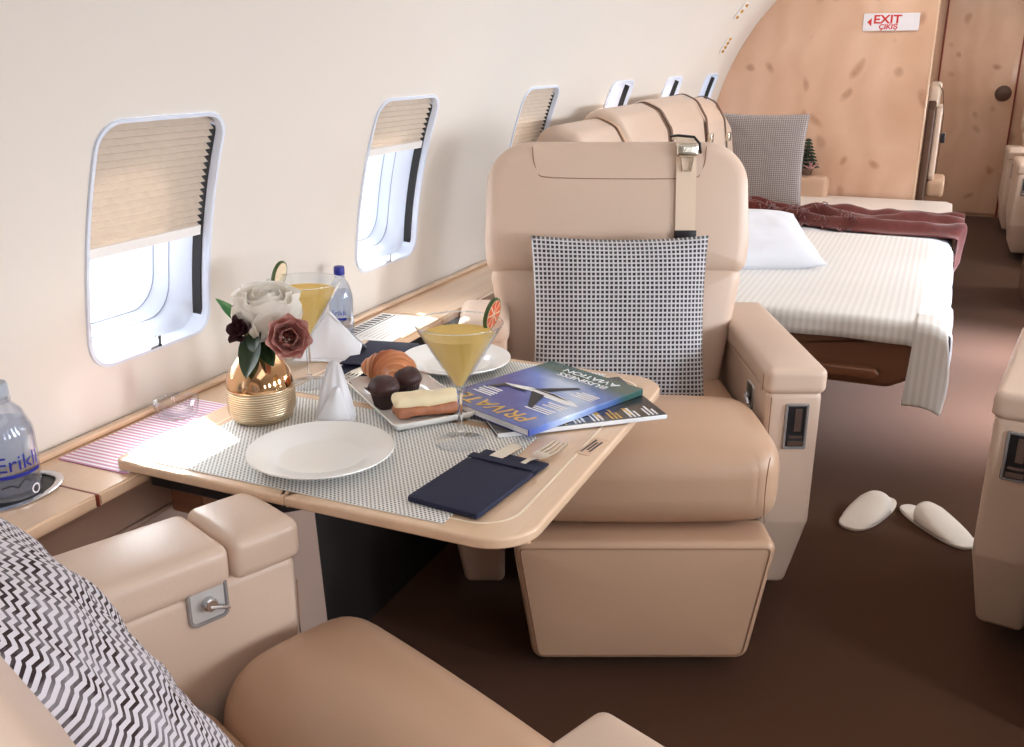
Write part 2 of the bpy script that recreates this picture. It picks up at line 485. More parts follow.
def lathe_bm(prof, seg=40, bm=None, mx=None):
    bm = bm or bmesh.new(); rings = []
    for r, z in prof:
        if r < 1e-6: rings.append([bm.verts.new((0, 0, z))])
        else: rings.append([bm.verts.new((r * math.cos(2 * PI * i / seg), r * math.sin(2 * PI * i / seg), z)) for i in range(seg)])
    if mx is not None:
        for rg in rings:
            for v in rg: v.co = mx @ v.co
    for a, b in zip(rings, rings[1:]):
        for i in range(seg):
            j = (i + 1) % seg
            if len(a) == 1 and len(b) == 1: continue
            if len(a) == 1: bm.faces.new((a[0], b[j], b[i]))
            elif len(b) == 1: bm.faces.new((a[i], a[j], b[0]))
            else: bm.faces.new((a[i], a[j], b[j], b[i]))
    return bm
def lathe(name, prof, mat, parent=None, seg=40, mx=None, angle=40):
    return finish(lathe_bm(prof, seg), name, mat, parent, True, angle, mx)
def tube_bm(path, r, seg=8, closed=False, bm=None, caps=True, flat=None):
    bm = bm or bmesh.new()
    P = [Vector(p) for p in path]; n = len(P); rings = []; up = None
    for i in range(n):
        t = (P[(i + 1) % n] - P[i - 1]) if closed else (P[min(n - 1, i + 1)] - P[max(0, i - 1)])
        if t.length < 1e-9: t = Vector((0, 0, 1))
        t.normalize()
        if up is None:
            up = Vector((0, 0, 1)) if abs(t.z) < .9 else Vector((1, 0, 0))
        up = up - t * up.dot(t)
        if up.length < 1e-6: up = t.orthogonal()
        up.normalize(); sd = t.cross(up)
        rr = r[i] if hasattr(r, '__len__') else r
        ru = rr * (flat if flat else 1)
        rings.append([bm.verts.new(P[i] + up * (ru * math.cos(2 * PI * k / seg)) + sd * (rr * math.sin(2 * PI * k / seg))) for k in range(seg)])
    rg = rings + ([rings[0]] if closed else [])
    for a, b in zip(rg, rg[1:]):
        for k in range(seg): bm.faces.new((a[k], a[(k + 1) % seg], b[(k + 1) % seg], b[k]))
    if caps and not closed:
        bm.faces.new(list(reversed(rings[0]))); bm.faces.new(rings[-1])
    return bm
def tube(name, path, r, mat, parent=None, seg=8, closed=False, mx=None, flat=None):
    return finish(tube_bm(path, r, seg, closed, flat=flat), name, mat, parent, True, 50, mx)
def strip(name, path, width_vec, th, mat, parent=None, mx=None):
    """flat strap following path; width_vec gives half width direction, th its thickness"""
    bm = bmesh.new(); P = [Vector(p) for p in path]; w = Vector(width_vec); rows = []
    for i in range(len(P)):
        t = (P[min(len(P) - 1, i + 1)] - P[max(0, i - 1)]).normalized()
        nrm = t.cross(w).normalized() * (th / 2)
        rows.append([bm.verts.new(P[i] + a * w + b * nrm) for a, b in ((-1, -1), (1, -1), (1, 1), (-1, 1))])
    for a, b in zip(rows, rows[1:]):
        for k in range(4): bm.faces.new((a[k], a[(k + 1) % 4], b[(k + 1) % 4], b[k]))
    bm.faces.new(rows[0][::-1]); bm.faces.new(rows[-1])
    return finish(bm, name, mat, parent, True, 35, mx)
def grid_surf(name, nu, nv, fn, mat, parent=None, th=0.0, mx=None, uv=True, angle=60):
    bm = bmesh.new(); uvl = bm.loops.layers.uv.new('UVMap')
    vs = [[bm.verts.new(fn(i / nu, j / nv)) for j in range(nv + 1)] for i in range(nu + 1)]
    for i in range(nu):
        for j in range(nv):
            f = bm.faces.new((vs[i][j], vs[i + 1][j], vs[i + 1][j + 1], vs[i][j + 1]))
            for l, (a, b) in zip(f.loops, ((i, j), (i + 1, j), (i + 1, j + 1), (i, j + 1))): l[uvl].uv = (a / nu, b / nv)
    if mx is not None: bmesh.ops.transform(bm, matrix=mx, verts=bm.verts)
    if th: 
        bmesh.ops.recalc_face_normals(bm, faces=bm.faces)
        bmesh.ops.solidify(bm, geom=bm.faces[:], thickness=th)
    me = D.meshes.new(name); bm.to_mesh(me); bm.free()
    for p in me.polygons: p.use_smooth = True
    if angle: me.set_sharp_from_angle(angle=R(angle))
    return link(name, me, mat, parent)
def cushion(name, w, h, t, mat, mx, parent=None, wr=0.006, seed=0.0, n=36, sag=0.05):
    """square pillow standing in local XZ, thickness along Y, pinched corners, wrinkled; UV on both faces"""
    bm = bmesh.new(); uvl = bm.loops.layers.uv.new('UVMap')
    def pos(u, v, s):
        a, b = 2 * u - 1, 2 * v - 1
        e = max(0, (1 - abs(a) ** 3.0)) ** .55 * max(0, (1 - abs(b) ** 3.0)) ** .55
        x = a * w / 2 * (1 - sag * (1 - b * b) * abs(a) ** 2); z = b * h / 2 * (1 - sag * (1 - a * a) * abs(b) ** 2)
        nz = noise.noise(Vector((a * 2.2 + seed, b * 2.2, s * 3.1))) * wr * 1.6 + noise.noise(Vector((a * 6 + seed, b * 5, s * 2.1 + 9))) * wr * .7
        return (x, -s * (t / 2 * e + nz * e), z)
    grids = {}
    for s in (1, -1):
        g = []
        for i in range(n + 1):
            row = []
            for j in range(n + 1):
                if s == -1 and (i in (0, n) or j in (0, n)): row.append(grids[1][i][j])
                else: row.append(bm.verts.new(pos(i / n, j / n, s)))
            g.append(row)
        grids[s] = g
        for i in range(n):
            for j in range(n):
                q = [(i, j), (i + 1, j), (i + 1, j + 1), (i, j + 1)]
                if s == -1: q.reverse()
                f = bm.faces.new([g[a][b] for a, b in q])
                for l, (a, b) in zip(f.loops, q): l[uvl].uv = (a / n, b / n)
    bmesh.ops.transform(bm, matrix=mx, verts=bm.verts)
    me = D.meshes.new(name); bm.to_mesh(me); bm.free()
    for p in me.polygons: p.use_smooth = True
    return link(name, me, mat, parent)
def smooth(P, k=6):
    P = [Vector(p) for p in P]; out = []
    for i in range(len(P) - 1):
        a, b, c, d = P[max(0, i - 1)], P[i], P[i + 1], P[min(len(P) - 1, i + 2)]
        for j in range(k):
            t = j / k
            out.append(.5 * ((2 * b) + (c - a) * t + (2 * a - 5 * b + 4 * c - d) * t * t + (3 * b - a - 3 * c + d) * t ** 3))
    return out + [P[-1]]
def lettering(text, size, mat, parent, mx, name='lettering', align='CENTER', shear=0.0, sx=1.0, th=0.0004, bold=0.0):
    cu = D.curves.new('txt', 'FONT'); cu.body = text; cu.size = size; cu.align_x = align; cu.align_y = 'CENTER'
    cu.extrude = th; cu.shear = shear; cu.offset = bold; cu.resolution_u = 3
    o = D.objects.new('txt', cu); COL.objects.link(o)
    dg = bpy.context.evaluated_depsgraph_get(); dg.update()
    me = D.meshes.new_from_object(o.evaluated_get(dg)); me.name = name
    D.objects.remove(o); D.curves.remove(cu)
    me.transform(mx @ Matrix.Diagonal((sx, 1, 1, 1)))
    me.materials.clear()
    return link(name, me, mat, parent)
def merge_bars(name, bars, mat, parent, mx=None):
    bm = bmesh.new()
    for b in bars: box_bm(bm, *b)
    return finish(bm, name, mat, parent, False, 0, mx)

# ------------------------------------------------------------------ cabin shell
RC, ZC = 1.327, 0.70                     # cabin lining: circle of radius RC about (x=0, z=ZC)
TH0 = math.asin(-ZC / RC)                # floor
TH1 = R(66)                              # where the flat ceiling starts
Y0, Y1, YP = -1.7, 9.0, 6.0
WA, WB = R(3.1), R(21.95)                # sill and head of the windows, as angles
CA, CB = R(-3), R(28)
WHALF = 0.15
LEFT_C = [-0.382, 0.466, 1.313, 2.168, 3.056, 3.935, 4.775, 5.60]
RIGHT_C = [-0.382, 0.466, 1.313, 2.168, 3.056, 3.935, 4.775, 5.60, 6.45, 7.3, 8.15]
def cyl(s, th, y, r=RC): return (s * r * math.cos(th), y, ZC + r * math.sin(th))
def per_side(cy, ca, hw, ha, rr, n=12):
    """rounded rectangle in (y, angle*RC): n+1 points for each side, split at the corner middles"""
    hs = ha * RC
    pts = []
    def corner(sx, sy, a0, a1, m):
        c = (sx * (hw - rr), sy * (hs - rr))
        return [(c[0] + rr * math.cos(a0 + (a1 - a0) * i / m), c[1] + rr * math.sin(a0 + (a1 - a0) * i / m)) for i in range(m + 1)]
    h = n // 4
    q = PI / 4
    sides = []
    for k in range(4):                                  # bottom, right, top, left
        if k == 0: a = corner(-1, -1, -3 * q, -2 * q, h); b = corner(1, -1, -2 * q, -q, h)
        if k == 1: a = corner(1, -1, -q, 0, h); b = corner(1, 1, 0, q, h)
        if k == 2: a = corner(1, 1, q, 2 * q, h); b = corner(-1, 1, 2 * q, 3 * q, h)
        if k == 3: a = corner(-1, 1, 3 * q, 4 * q, h); b = corner(-1, -1, -4 * q, -3 * q, h)
        mid = n - 2 * h
        s, e = a[-1], b[0]
        seg = a[:-1] + [(s[0] + (e[0] - s[0]) * i / mid, s[1] + (e[1] - s[1]) * i / mid) for i in range(mid)] + b[:-1]
        sides += seg[:n]
    return [(cy + p[0], ca + p[1] / RC) for p in sides]
def rect_side(y0, y1, a0, a1, n=12):
    out = []
    for i in range(n): out.append((y0 + (y1 - y0) * i / n, a0))
    for i in range(n): out.append((y1, a0 + (a1 - a0) * i / n))
    for i in range(n): out.append((y1 + (y0 - y1) * i / n, a1))
    for i in range(n): out.append((y0, a1 + (a0 - a1) * i / n))
    return out
def wall_side(name, s, centres):
    bm = bmesh.new()
    edges = [Y0] + [(a + b) / 2 for a, b in zip(centres, centres[1:])] + [centres[-1] + .42, Y1]
    def strip_(y0, y1, a0, a1, n):
        c = [[bm.verts.new(cyl(s, a0 + (a1 - a0) * i / n, y)) for i in range(n + 1)] for y in (y0, y1)]
        for i in range(n): bm.faces.new((c[0][i], c[1][i], c[1][i + 1], c[0][i + 1]))
    strip_(Y0, Y1, TH0, CA, 10); strip_(Y0, Y1, CB, TH1, 16)
    for i, cy in enumerate(centres):
        y0, y1 = edges[i], edges[i + 1]
        inn = per_side(cy, (WA + WB) / 2, WHALF, (WB - WA) / 2, 0.045); out = rect_side(y0, y1, CA, CB)
        loops = []
        for k in range(7):
            f = k / 6
            loops.append([bm.verts.new(cyl(s, a[1] + (b[1] - a[1]) * f, a[0] + (b[0] - a[0]) * f)) for a, b in zip(out, inn)])
        for a, b in zip(loops, loops[1:]):
            for j in range(len(a)): bm.faces.new((a[j], a[(j + 1) % len(a)], b[(j + 1) % len(a)], b[j]))
    strip_(edges[-2], Y1, CA, CB, 12)
    bmesh.ops.remove_doubles(bm, verts=bm.verts, dist=1e-5)
    o = finish(bm, name, M['wall'], None, True, 0)
    return struct(o)
wall_side('wall_left', -1, LEFT_C)
wall_side('wall_right', 1, RIGHT_C)

def window(n, s, cy, blind_to):
    """opening liner, blind down to angle blind_to, outer pane"""
    w = struct(D.objects.new('window_%d' % n, None)); COL.objects.link(w)
    ca, ha = (WA + WB) / 2, (WB - WA) / 2
    bm = bmesh.new()
    def loop(hw, a_mid, h_a, rr, rad): return [bm.verts.new(cyl(s, a, y, rad)) for y, a in per_side(cy, a_mid, hw, h_a, rr)]
    spec = [(WHALF + .007, ca, ha + .005, .051, RC - .001), (WHALF + .006, ca, ha + .0045, .05, RC - .0045), (WHALF, ca, ha, .045, RC - .0045), (WHALF - .003, ca, ha - .002, .043, RC + .001),
            (WHALF - .003, ca, ha - .002, .043, RC + .032), (WHALF - .018, ca, ha - .014, .05, RC + .045), (WHALF - .024, ca, ha - .018, .055, RC + .075), (WHALF - .04, ca, ha - .03, .06, RC + .10), (WHALF - .045, ca, ha - .034, .06, RC + .125)]
    ls = [loop(*q) for q in spec]
    for a, b in zip(ls, ls[1:]):
        for j in range(len(a)): bm.faces.new((a[j], a[(j + 1) % len(a)], b[(j + 1) % len(a)], b[j]))
    finish(bm, 'window_frame', M['reveal'], w, True, 50)
    for hw_, ha_, rad in ((WHALF - .0405, ha - .0305, RC + .100), (WHALF - .0245, ha - .0183, RC + .075)):
        tube('seal', [cyl(s, a, y, rad) for y, a in per_side(cy, ca, hw_, ha_, .06)], .0012, M['seal'], w, 5, True)
    bm = bmesh.new()                                    # pane
    q = per_side(cy, ca, WHALF - .046, ha - .035, .06)
    lo = [bm.verts.new(cyl(s, a, y, RC + .12)) for y, a in q]; bm.faces.new(lo)
    finish(bm, 'pane', M['pane'], w, False)
    bm = bmesh.new()                                    # dark track of the blind at the far side
    for sd, wd in ((1, .004), (-1, .002)):
        c = []
        for i in range(13):
            a = WA + .02 + (WB - WA - .04) * i / 12
            y = cy + sd * (WHALF - .0035)
            c.append([bm.verts.new(cyl(s, a, y, RC + .010)), bm.verts.new(cyl(s, a, y, RC + .031)), bm.verts.new(cyl(s, a, y - sd * wd, RC + .031)), bm.verts.new(cyl(s, a, y - sd * wd, RC + .010))])
        for a, b in zip(c, c[1:]):
            for k in range(4): bm.faces.new((a[k], a[(k + 1) % 4], b[(k + 1) % 4], b[k]))
    finish(bm, 'blind_track', M['dark'], w, False)
    if blind_to is not None:
        top = WB - .004; np_ = max(2, int((top - blind_to) * RC / .0125))
        bm = bmesh.new(); cols = []
        ys = [cy - WHALF + .007, cy + WHALF - .013]
        for i in range(2 * np_ + 1):
            a = top + (blind_to - top) * i / (2 * np_)
            rad = RC + .008 + (.011 if i % 2 else 0)
            cols.append([bm.verts.new(cyl(s, a, y, rad)) for y in ys])
        for a, b in zip(cols, cols[1:]): bm.faces.new((a[0], a[1], b[1], b[0]))
        finish(bm, 'blind', M['blind'], w, False)
        bm = bmesh.new(); rows = []
        for y in ys:
            rows.append([bm.verts.new(cyl(s, blind_to + da, y, RC + dr)) for da, dr in ((.002, .008), (.002, .024), (-.012, .024), (-.014, .016), (-.012, .008))])
        for k in range(5): bm.faces.new((rows[0][k], rows[0][(k + 1) % 5], rows[1][(k + 1) % 5], rows[1][k]))
        bm.faces.new(rows[0]); bm.faces.new(rows[1][::-1])
        finish(bm, 'blind_rail', M['white_plastic'], w, False)
    bm = bmesh.new()                                    # little metal catch on the sill
    x, y, z = cyl(s, WA + .004, cy + .005, RC - .004)
    box_bm(bm, x - .004, x + .004, y - .002, y + .006, z - .004, z + .016); box_bm(bm, x - .006, x + .004, y - .022, y + .006, z - .005, z - .001)
    finish(bm, 'catch', M['chrome'], w, False)
    return w
blinds = [0.21, 0.23, 0.213, 0.287, 0.10, None, None, None]
for i, cy in enumerate(LEFT_C):
    window(i + 1, -1, cy, blinds[i])

fl = box('floor', -1.16, 1.16, Y0, Y1 + .05, -.05, 0, M['carpet']); struct(fl)
xc = RC * math.cos(TH1); zc = ZC + RC * math.sin(TH1)
struct(box('ceiling', -xc - .02, xc + .02, Y0, Y1, zc - .001, zc + .04, M['wall']))
def section(x0, x1, z0, n=40, r=RC - .001):
    """outline of the cabin cross-section between x0 and x1"""
    top = [(x0 + (x1 - x0) * i / n) for i in range(n + 1)]
    def ztop(x): return min(zc, ZC + math.sqrt(max(0, r * r - x * x)))
    up = [(x, ztop(x)) for x in top]
    def zbot(x): return max(z0, ZC - math.sqrt(max(0, r * r - x * x)))
    dn = [(x, zbot(x)) for x in reversed(top)]
    pts = []
    for p in up + dn:
        if not pts or (Vector(p) - Vector(pts[-1])).length > 1e-4: pts.append(p)
    return pts
def bulkhead(name, x0, x1, y0, y1, mat, z0=0.002):
    pts = section(x0, x1, z0); bm = bmesh.new()
    a = [bm.verts.new((p[0], y0, p[1])) for p in pts]; b = [bm.verts.new((p[0], y1, p[1])) for p in pts]
    bm.faces.new(a); bm.faces.new(b[::-1])
    for i in range(len(a)): bm.faces.new((a[i], b[i], b[(i + 1) % len(a)], a[(i + 1) % len(a)]))
    return struct(finish(bm, name, mat, None, False))
bulkhead('wall_partition', -RC + .001, -.115, YP, YP + .035, M['burl'])
bulkhead('wall_front', -RC + .001, RC - .001, Y1 - .03, Y1, M['burl'])
bulkhead('wall_back', -RC + .001, RC - .001, Y0, Y0 + .03, M['wall'])
d1 = struct(D.objects.new('door_1', None)); COL.objects.link(d1)
slab('door_leaf', rpoly([(-.085, .03), (.487, .03), (.487, 1.82), (-.085, 1.82)], .01), Y1 - .05, Y1 - .031, .003, M['burl'], d1, XZ)
lathe('door_knob', [(0, 0), (.060, 0), (.062, .008), (.050, .012), (.012, .013), (.012, .03), (.036, .036), (.038, .05), (.024, .058), (0, .06)], M['shell'], d1, 32, T(.405, Y1 - .05, 1.005) @ rot_x(PI / 2))
for i, x in enumerate((-.098, .487)):
    struct(box('trim_%d' % (i + 1), x, x + .013, Y1 - .052, Y1 - .031, .0, 1.84, M['red_trim']))
# partition edge strip
struct(box('trim_3', -.1145, -.104, YP - .003, YP + .04, .002, 1.88, M['wood'], bev=.002))

# exit sign on the partition
s = thing('exit_sign', 'white EXIT sign with red arrow and lettering on the burl wood partition', 'sign', (-.343, YP - .001, 1.474))
slab('sign_plate', rpoly([(-.146, -.046), (.146, -.046), (.146, .046), (-.146, .046)], .006), -.012, -.0005, .002, M['sign'], s, XZ)
EM = T(0, -.0122, 0) @ rot_x(PI / 2)
lettering('EXIT', .062, M['ink_red'], s, EM @ T(-.02, .012, 0), sx=1.15, bold=.0016)
lettering('ÇIKIŞ', .036, M['ink_red'], s, EM @ T(-.012, -.026, 0), 'lettering', sx=1.1, bold=.0012)
bm = bmesh.new(); vs = [bm.verts.new(EM @ Vector(p)) for p in ((-.125, 0, .0004), (-.102, -.022, .0004), (-.102, .022, .0004))]; bm.faces.new(vs)
finish(bm, 'arrow', M['ink_red'], s, False)

# reading light and vent outlets high on the lining
def outlet(th, y, n, label):
    a = thing('reading_light', label, 'light', cyl(-1, th, y, RC - .002))
    rot = rot_y(th) 
    pl = slab('backing_plate', rpoly([(-.05, -.035), (.05, -.035), (.05, .035), (-.05, .035)], .012), 0, .004, .0015, M['white_plastic'], a, lambda p, q, c: (c, q, p), rot)
    for i in range(n):
        lathe('nozzle', [(0, .002), (.007, .002), (.009, .006), (.009, .012), (.005, .014), (0, .010)], M['brass'], a, 16, rot @ T(0, 0, -.036 + .072 * i / max(1, n - 1)) @ rot_y(PI / 2))
outlet(R(29.6), 5.50, 4, 'row of brass reading light nozzles above the last window')
outlet(R(38.2), 5.30, 3, 'short row of brass nozzles higher on the lining')

# ------------------------------------------------------------------ ledge along the left wall
LZ = .655
KNEE = 1.52
lg = thing('side_ledge', 'maple topped ledge running along the window wall under the windows', 'ledge', (0, 0, 0))
def ledge_top(y0, y1):
    bm = bmesh.new(); box_bm(bm, -RC + .004, -1.125, y0, y1, LZ - .022, LZ)
    bmesh.ops.bevel(bm, geom=[e for e in bm.edges if all(v.co.x > -1.2 for v in e.verts)], offset=.004, segments=3, affect='EDGES')
    finish(bm, 'ledge_top', M['wood'], lg, True, 35)
ledge_top(Y0 + .04, .960); ledge_top(.964, 2.098); ledge_top(2.102, 2.78)
box('wall_rail', -RC + .006, -RC + .026, Y0 + .04, 2.78, LZ + .0005, LZ + .010, M['wood'], lg, .003)
def slant(name, y0, y1, xt, xb, mat):
    bm = bmesh.new(); q = [(xt, LZ - .0225), (xb, .002), (xb - .02, .002), (xt - .02, LZ - .0225)]
    a = [bm.verts.new((p[0], y0, p[1])) for p in q]; b = [bm.verts.new((p[0], y1, p[1])) for p in q]
    bm.faces.new(a); bm.faces.new(b[::-1])
    for i in range(4): bm.faces.new((a[i], b[i], b[(i + 1) % 4], a[(i + 1) % 4]))
    finish(bm, name, mat, lg, False)
slant('side_panel', Y0 + .04, KNEE, -1.150, -1.118, M['panel'])
slant('knee_shade_panel', KNEE + .002, 2.78, -1.152, -1.120, M['dark'])  # near-black sheet in line with the side panel, painting the shade under the table
box('seam_line', -1.31, -1.1245, .9602, .9638, LZ - .02, LZ + .0006, M['red_trim'], lg)
tube('lower_trim', [(-1.142, Y0 + .05, .56), (-1.142, 2.77, .56)], .004, M['panel'], lg)
ch = lathe('cup_holder', [(.078, 0), (.082, .001), (.083, .004), (.078, .006), (.070, .005), (.068, .0015)], M['chrome'], lg, 48, T(-1.250, .912, LZ - .0005) @ Matrix.Diagonal((.72, 1, 1, 1)))
lathe('cup_well', [(0, .0007), (.067, .0007), (.068, .003)], M['black'], ch, 40, T(-1.250, .912, LZ) @ Matrix.Diagonal((.72, 1, 1, 1)))

# ------------------------------------------------------------------ folding table
TZ = .675
tb = thing('folding_table', 'maple folding table pulled out from the ledge and laid for a meal', 'table', (-.80, 1.42, 0))
TM = T(.80, -1.42, 0)
def leaf(name, pts, radii):
    slab(name, rpoly(pts, radii, 10), TZ, TZ - .018, .005, M['wood'], tb, XY, TM, 30)
leaf('table_leaf', [(-1.172, 1.04), (-.8335, 1.04), (-.8335, 1.80), (-1.172, 1.80)], [.02, .001, .001, .02])
leaf('table_leaf', [(-.8315, 1.04), (-.446, 1.04), (-.446, 1.80), (-.8315, 1.80)], [.001, .075, .075, .001])
inl = [(x, y, TZ + .0002) for x, y in rpoly([(-1.12, 1.078), (-.486, 1.078), (-.486, 1.762), (-1.12, 1.762)], [.02, .06, .06, .02], 10)]
tube('inlay_line', inl, .0022, M['inlay'], tb, 6, True, TM, flat=.25)
slab('support_rail', rpoly([(-1.12, 1.06), (-.86, 1.06), (-.83, 1.09), (-.86, 1.12), (-1.12, 1.12)], .01), TZ - .0185, TZ - .046, .005, M['black'], tb, XY, TM)
bm = bmesh.new(); box_bm(bm, -1.118, -1.05, 1.10, 1.16, TZ - .11, TZ - .047); bmesh.ops.bevel(bm, geom=bm.edges[:], offset=.004, segments=2, affect='EDGES')
finish(bm, 'hinge_block', M['wood_dark'], tb, True, 35, TM)
box('slide_arm', -1.12, -.95, 1.45, 1.50, TZ - .08, TZ - .0185, M['black'], tb, .004, TM)
lp = slab('placard', rpoly([(-.046, -.016), (.046, -.016), (.046, .016), (-.046, .016)], .003), .0010, .0001, .0003, M['wood_x'], tb, XY, TM @ T(-.472, 1.405, TZ) @ rot_z(R(82)) @ Matrix.Diagonal((.85, .8, 1, 1)))
PM = TM @ T(-.472, 1.405, TZ + .0011) @ rot_z(R(82)) @ Matrix.Diagonal((.85, .8, 1, 1))
merge_bars('print', [(-.034, .034, .006, .010, 0, .0003), (-.022, .022, -.002, .002, 0, .0003), (-.028, .028, -.010, -.006, 0, .0003)], M['ink_dark'], lp, PM)

def placemat(name, x0, x1, y0, y1, z, mat, label, cat='placemat'):
    o = slab(name, rpoly([(x0, y0), (x1, y0), (x1, y1), (x0, y1)], .003, 3), z + .0022, z + .0003, .0008, mat, None, XY)
    return tag(o, label, cat)
placemat('placemat', -1.105, -.572, 1.056, 1.405, TZ, M['mat'], 'black and white woven placemat under the near dinner plate')
placemat('placemat', -1.105, -.572, 1.43, 1.775, TZ, M['mat'], 'black and white woven placemat under the far dinner plate')
placemat('placemat', -1.292, -1.140, 1.035, 1.36, LZ, M['mat_pink'], 'pink and white striped placemat on the window ledge')
SZ = TZ + .0024        # top of mats

# plates
def plate(x, y, r, label):
    pr = [(0, .004), (r * .55, .004), (r * .62, .0055), (r * .95, .0175), (r, .0215), (r * .995, .0235), (r * .93, .0205), (r * .66, .0140), (r * .60, .0085), (r * .54, .0068), (0, .0066)]
    pr = [(0, .004)] + [(r * .5, .004), (r * .5, 0), (r * .55, 0), (r * .56, .004)] + pr[2:]
    o = lathe('dinner_plate', pr, M['china'], None, 72)
    o.location = (x, y, SZ + .0002); tag(o, label, 'plate', None); return o
plate(-.852, 1.168, .118, 'empty round white plate nearest the camera on the table')
plate(-.874, 1.690, .115, 'empty round white plate behind the cocktail glass at the far place')

# rectangular snack tray and pastries
TA = R(141)
tr = thing('serving_tray', 'rectangular white china tray holding pastries', 'tray', (-.857, 1.458, SZ + .0003), TA)
o = densify(rpoly([(-.14, -.08), (.14, -.08), (.14, .08), (-.14, .08)], .012, 5), .03)
prof = [(.03, .0), (.016, .0), (.004, .009), (.0, .017), (.003, .0175), (.006, .013), (.018, .005), (.03, .0045)]
bm = bmesh.new(); L = [[bm.verts.new((p[0], p[1], z)) for p in inset(o, d)] for d, z in prof]
for a, b in zip(L, L[1:]):
    for j in range(len(a)): bm.faces.new((a[j], a[(j + 1) % len(a)], b[(j + 1) % len(a)], b[j]))
bm.faces.new(L[0][::-1]); bm.faces.new(L[-1])
finish(bm, 'dish', M['china'], tr, True, 45)
TRZ = SZ + .0052
def croissant():
    def fn(u, v):
        t = v * 2 - 1; ang = t * 1.15
        rad = .037 * (1 - abs(t) ** 1.7) ** .75 + .006
        q = (abs(t) * 4.6 + .15 * math.sin(u * 2 * PI)) % 1; lay = 1.06 - .16 * q
        rr = rad * lay
        c = Vector((.062 * math.sin(ang), .062 * (1 - math.cos(ang)), 0))
        n = Vector((math.sin(ang), -math.cos(ang), 0))
        a = u * 2 * PI
        return c + n * (rr * math.cos(a)) + Vector((0, 0, 1)) * (rr * .92 * math.sin(a) + .037)
    o = grid_surf('croissant', 28, 66, fn, M['croissant'], None, angle=0)
    o.location = (-.917, 1.505, TRZ); o.rotation_euler = (0, 0, R(152)); return tag(o, 'golden brown croissant at the window end of the pastry tray', 'croissant')
croissant()
def muffin(x, y, rz, label):
    t = thing('chocolate_muffin', label, 'muffin', (x, y, TRZ + .0005), rz)
    bm = bmesh.new(); seg = 64; rows = []
    for r, z in ((.017, 0), (.020, .012), (.0245, .030)):
        rows.append([bm.verts.new(((r + (.0012 if i % 2 else 0)) * math.cos(2 * PI * i / seg), (r + (.0012 if i % 2 else 0)) * math.sin(2 * PI * i / seg), z)) for i in range(seg)])
    for a, b in zip(rows, rows[1:]):
        for i in range(seg): bm.faces.new((a[i], a[(i + 1) % seg], b[(i + 1) % seg], b[i]))
    bm.faces.new(rows[0][::-1])
    finish(bm, 'paper_cup', M['choco_cup'], t, False)
    bm = lathe_bm([(0, .026), (.022, .026), (.0255, .030), (.029, .036), (.029, .043), (.024, .052), (.013, .058), (0, .060)], 28)
    for v in bm.verts:
        d = noise.noise(v.co * 70 + Vector((rz, x, y))) * .003; v.co += v.co.normalized() * d
    finish(bm, 'cake_top', M['choco'], t, True, 0)
muffin(-.880, 1.412, 0.3, 'chocolate muffin between the croissant and the cream slice')
muffin(-.868, 1.474, 1.7, 'chocolate muffin at the back of the pastry tray beside the croissant')
cs = thing('cream_slice', 'cream topped pastry slice at the near end of the tray', 'pastry', (-.790, 1.408, TRZ + .0005), R(40))
def cakebm(hx, hy, hz, at, seed, w=.003):
    bm = rbox_bm((hx, hy, hz), .010, k=3, m=10)
    for v in bm.verts:
        v.co += Vector((noise.noise(v.co * 55 + Vector((seed, 0, 0))), noise.noise(v.co * 55 + Vector((0, seed, 0))), noise.noise(v.co * 45 + Vector((0, 0, seed))))) * w
        if v.co.x > 0: v.co.y *= 1 - .25 * (v.co.x / hx)
    return bm
finish(cakebm(.060, .024, .011, None, 3, .005), 'pastry_base', M['crust'], cs, True, 0, T(0, 0, .014))
finish(cakebm(.061, .023, .011, None, 8, .003), 'cream_topping', M['cream_cake'], cs, True, 0, T(0, .002, .031))

# vase
vz = thing('vase', 'gold bottle vase with a ribbed lower half and narrow neck', 'vase', (-1.063, 1.290, SZ + .0003))
lathe('ribbed_base', [(0, 0), (.046, 0), (.053, .004), (.060, .02), (.0615, .042), (.0605, .060), (.0585, .062)], M['wicker'], vz, 56)
lathe('vase_neck', [(.0585, .061), (.0588, .068), (.0545, .086), (.044, .106), (.031, .123), (.020, .138), (.0148, .152), (.0142, .164), (.016, .172), (.013, .172), (.010, .160), (.010, .15)], M['gold'], vz, 56)
VT = Vector((-1.063, 1.290, SZ + .172 - .055))
def petal(bm, c, n, up, w, h, curl, cup):
    n = Vector(n).normalized(); up = Vector(up).normalized(); sd = n.cross(up).normalized()
    G = []
    for i in range(7):
        row = []
        for j in range(7):
            u = i / 6 * 2 - 1; v = j / 6
            ww = w * math.sin(PI * (.12 + .80 * v)) ** .7
            p = Vector(c) + sd * (u * ww) + up * (h * v) + n * (-cup * u * u * w + curl * v * v * h)
            row.append(bm.verts.new(p))
        G.append(row)
    for i in range(6):
        for j in range(6): bm.faces.new((G[i][j], G[i + 1][j], G[i + 1][j + 1], G[i][j + 1]))
def bloom(bm, c, axis, r, rings, w, h, curl, ph=0.0):
    ax = Vector(axis).normalized(); a = ax.orthogonal().normalized(); b = ax.cross(a)
    for k, (rr, n, tilt) in enumerate(rings):
        for i in range(n):
            t = 2 * PI * i / n + ph + k * .7
            n_ = a * math.cos(t) + b * math.sin(t)
            up = ax * math.cos(tilt) + n_ * math.sin(tilt)
            nn = (n_ * math.cos(tilt) - ax * math.sin(tilt))
            petal(bm, Vector(c) + n_ * (r * rr), nn, up, w * (.55 + .45 * rr / rings[-1][0]), h, curl * rr, .35)
def stem_path(p, q, bend=(0, 0, .03)):
    p = Vector(p); q = Vector(q); b = Vector(bend)
    return [p + (q - p) * t + b * math.sin(PI * t) for t in [i / 8 for i in range(9)]]
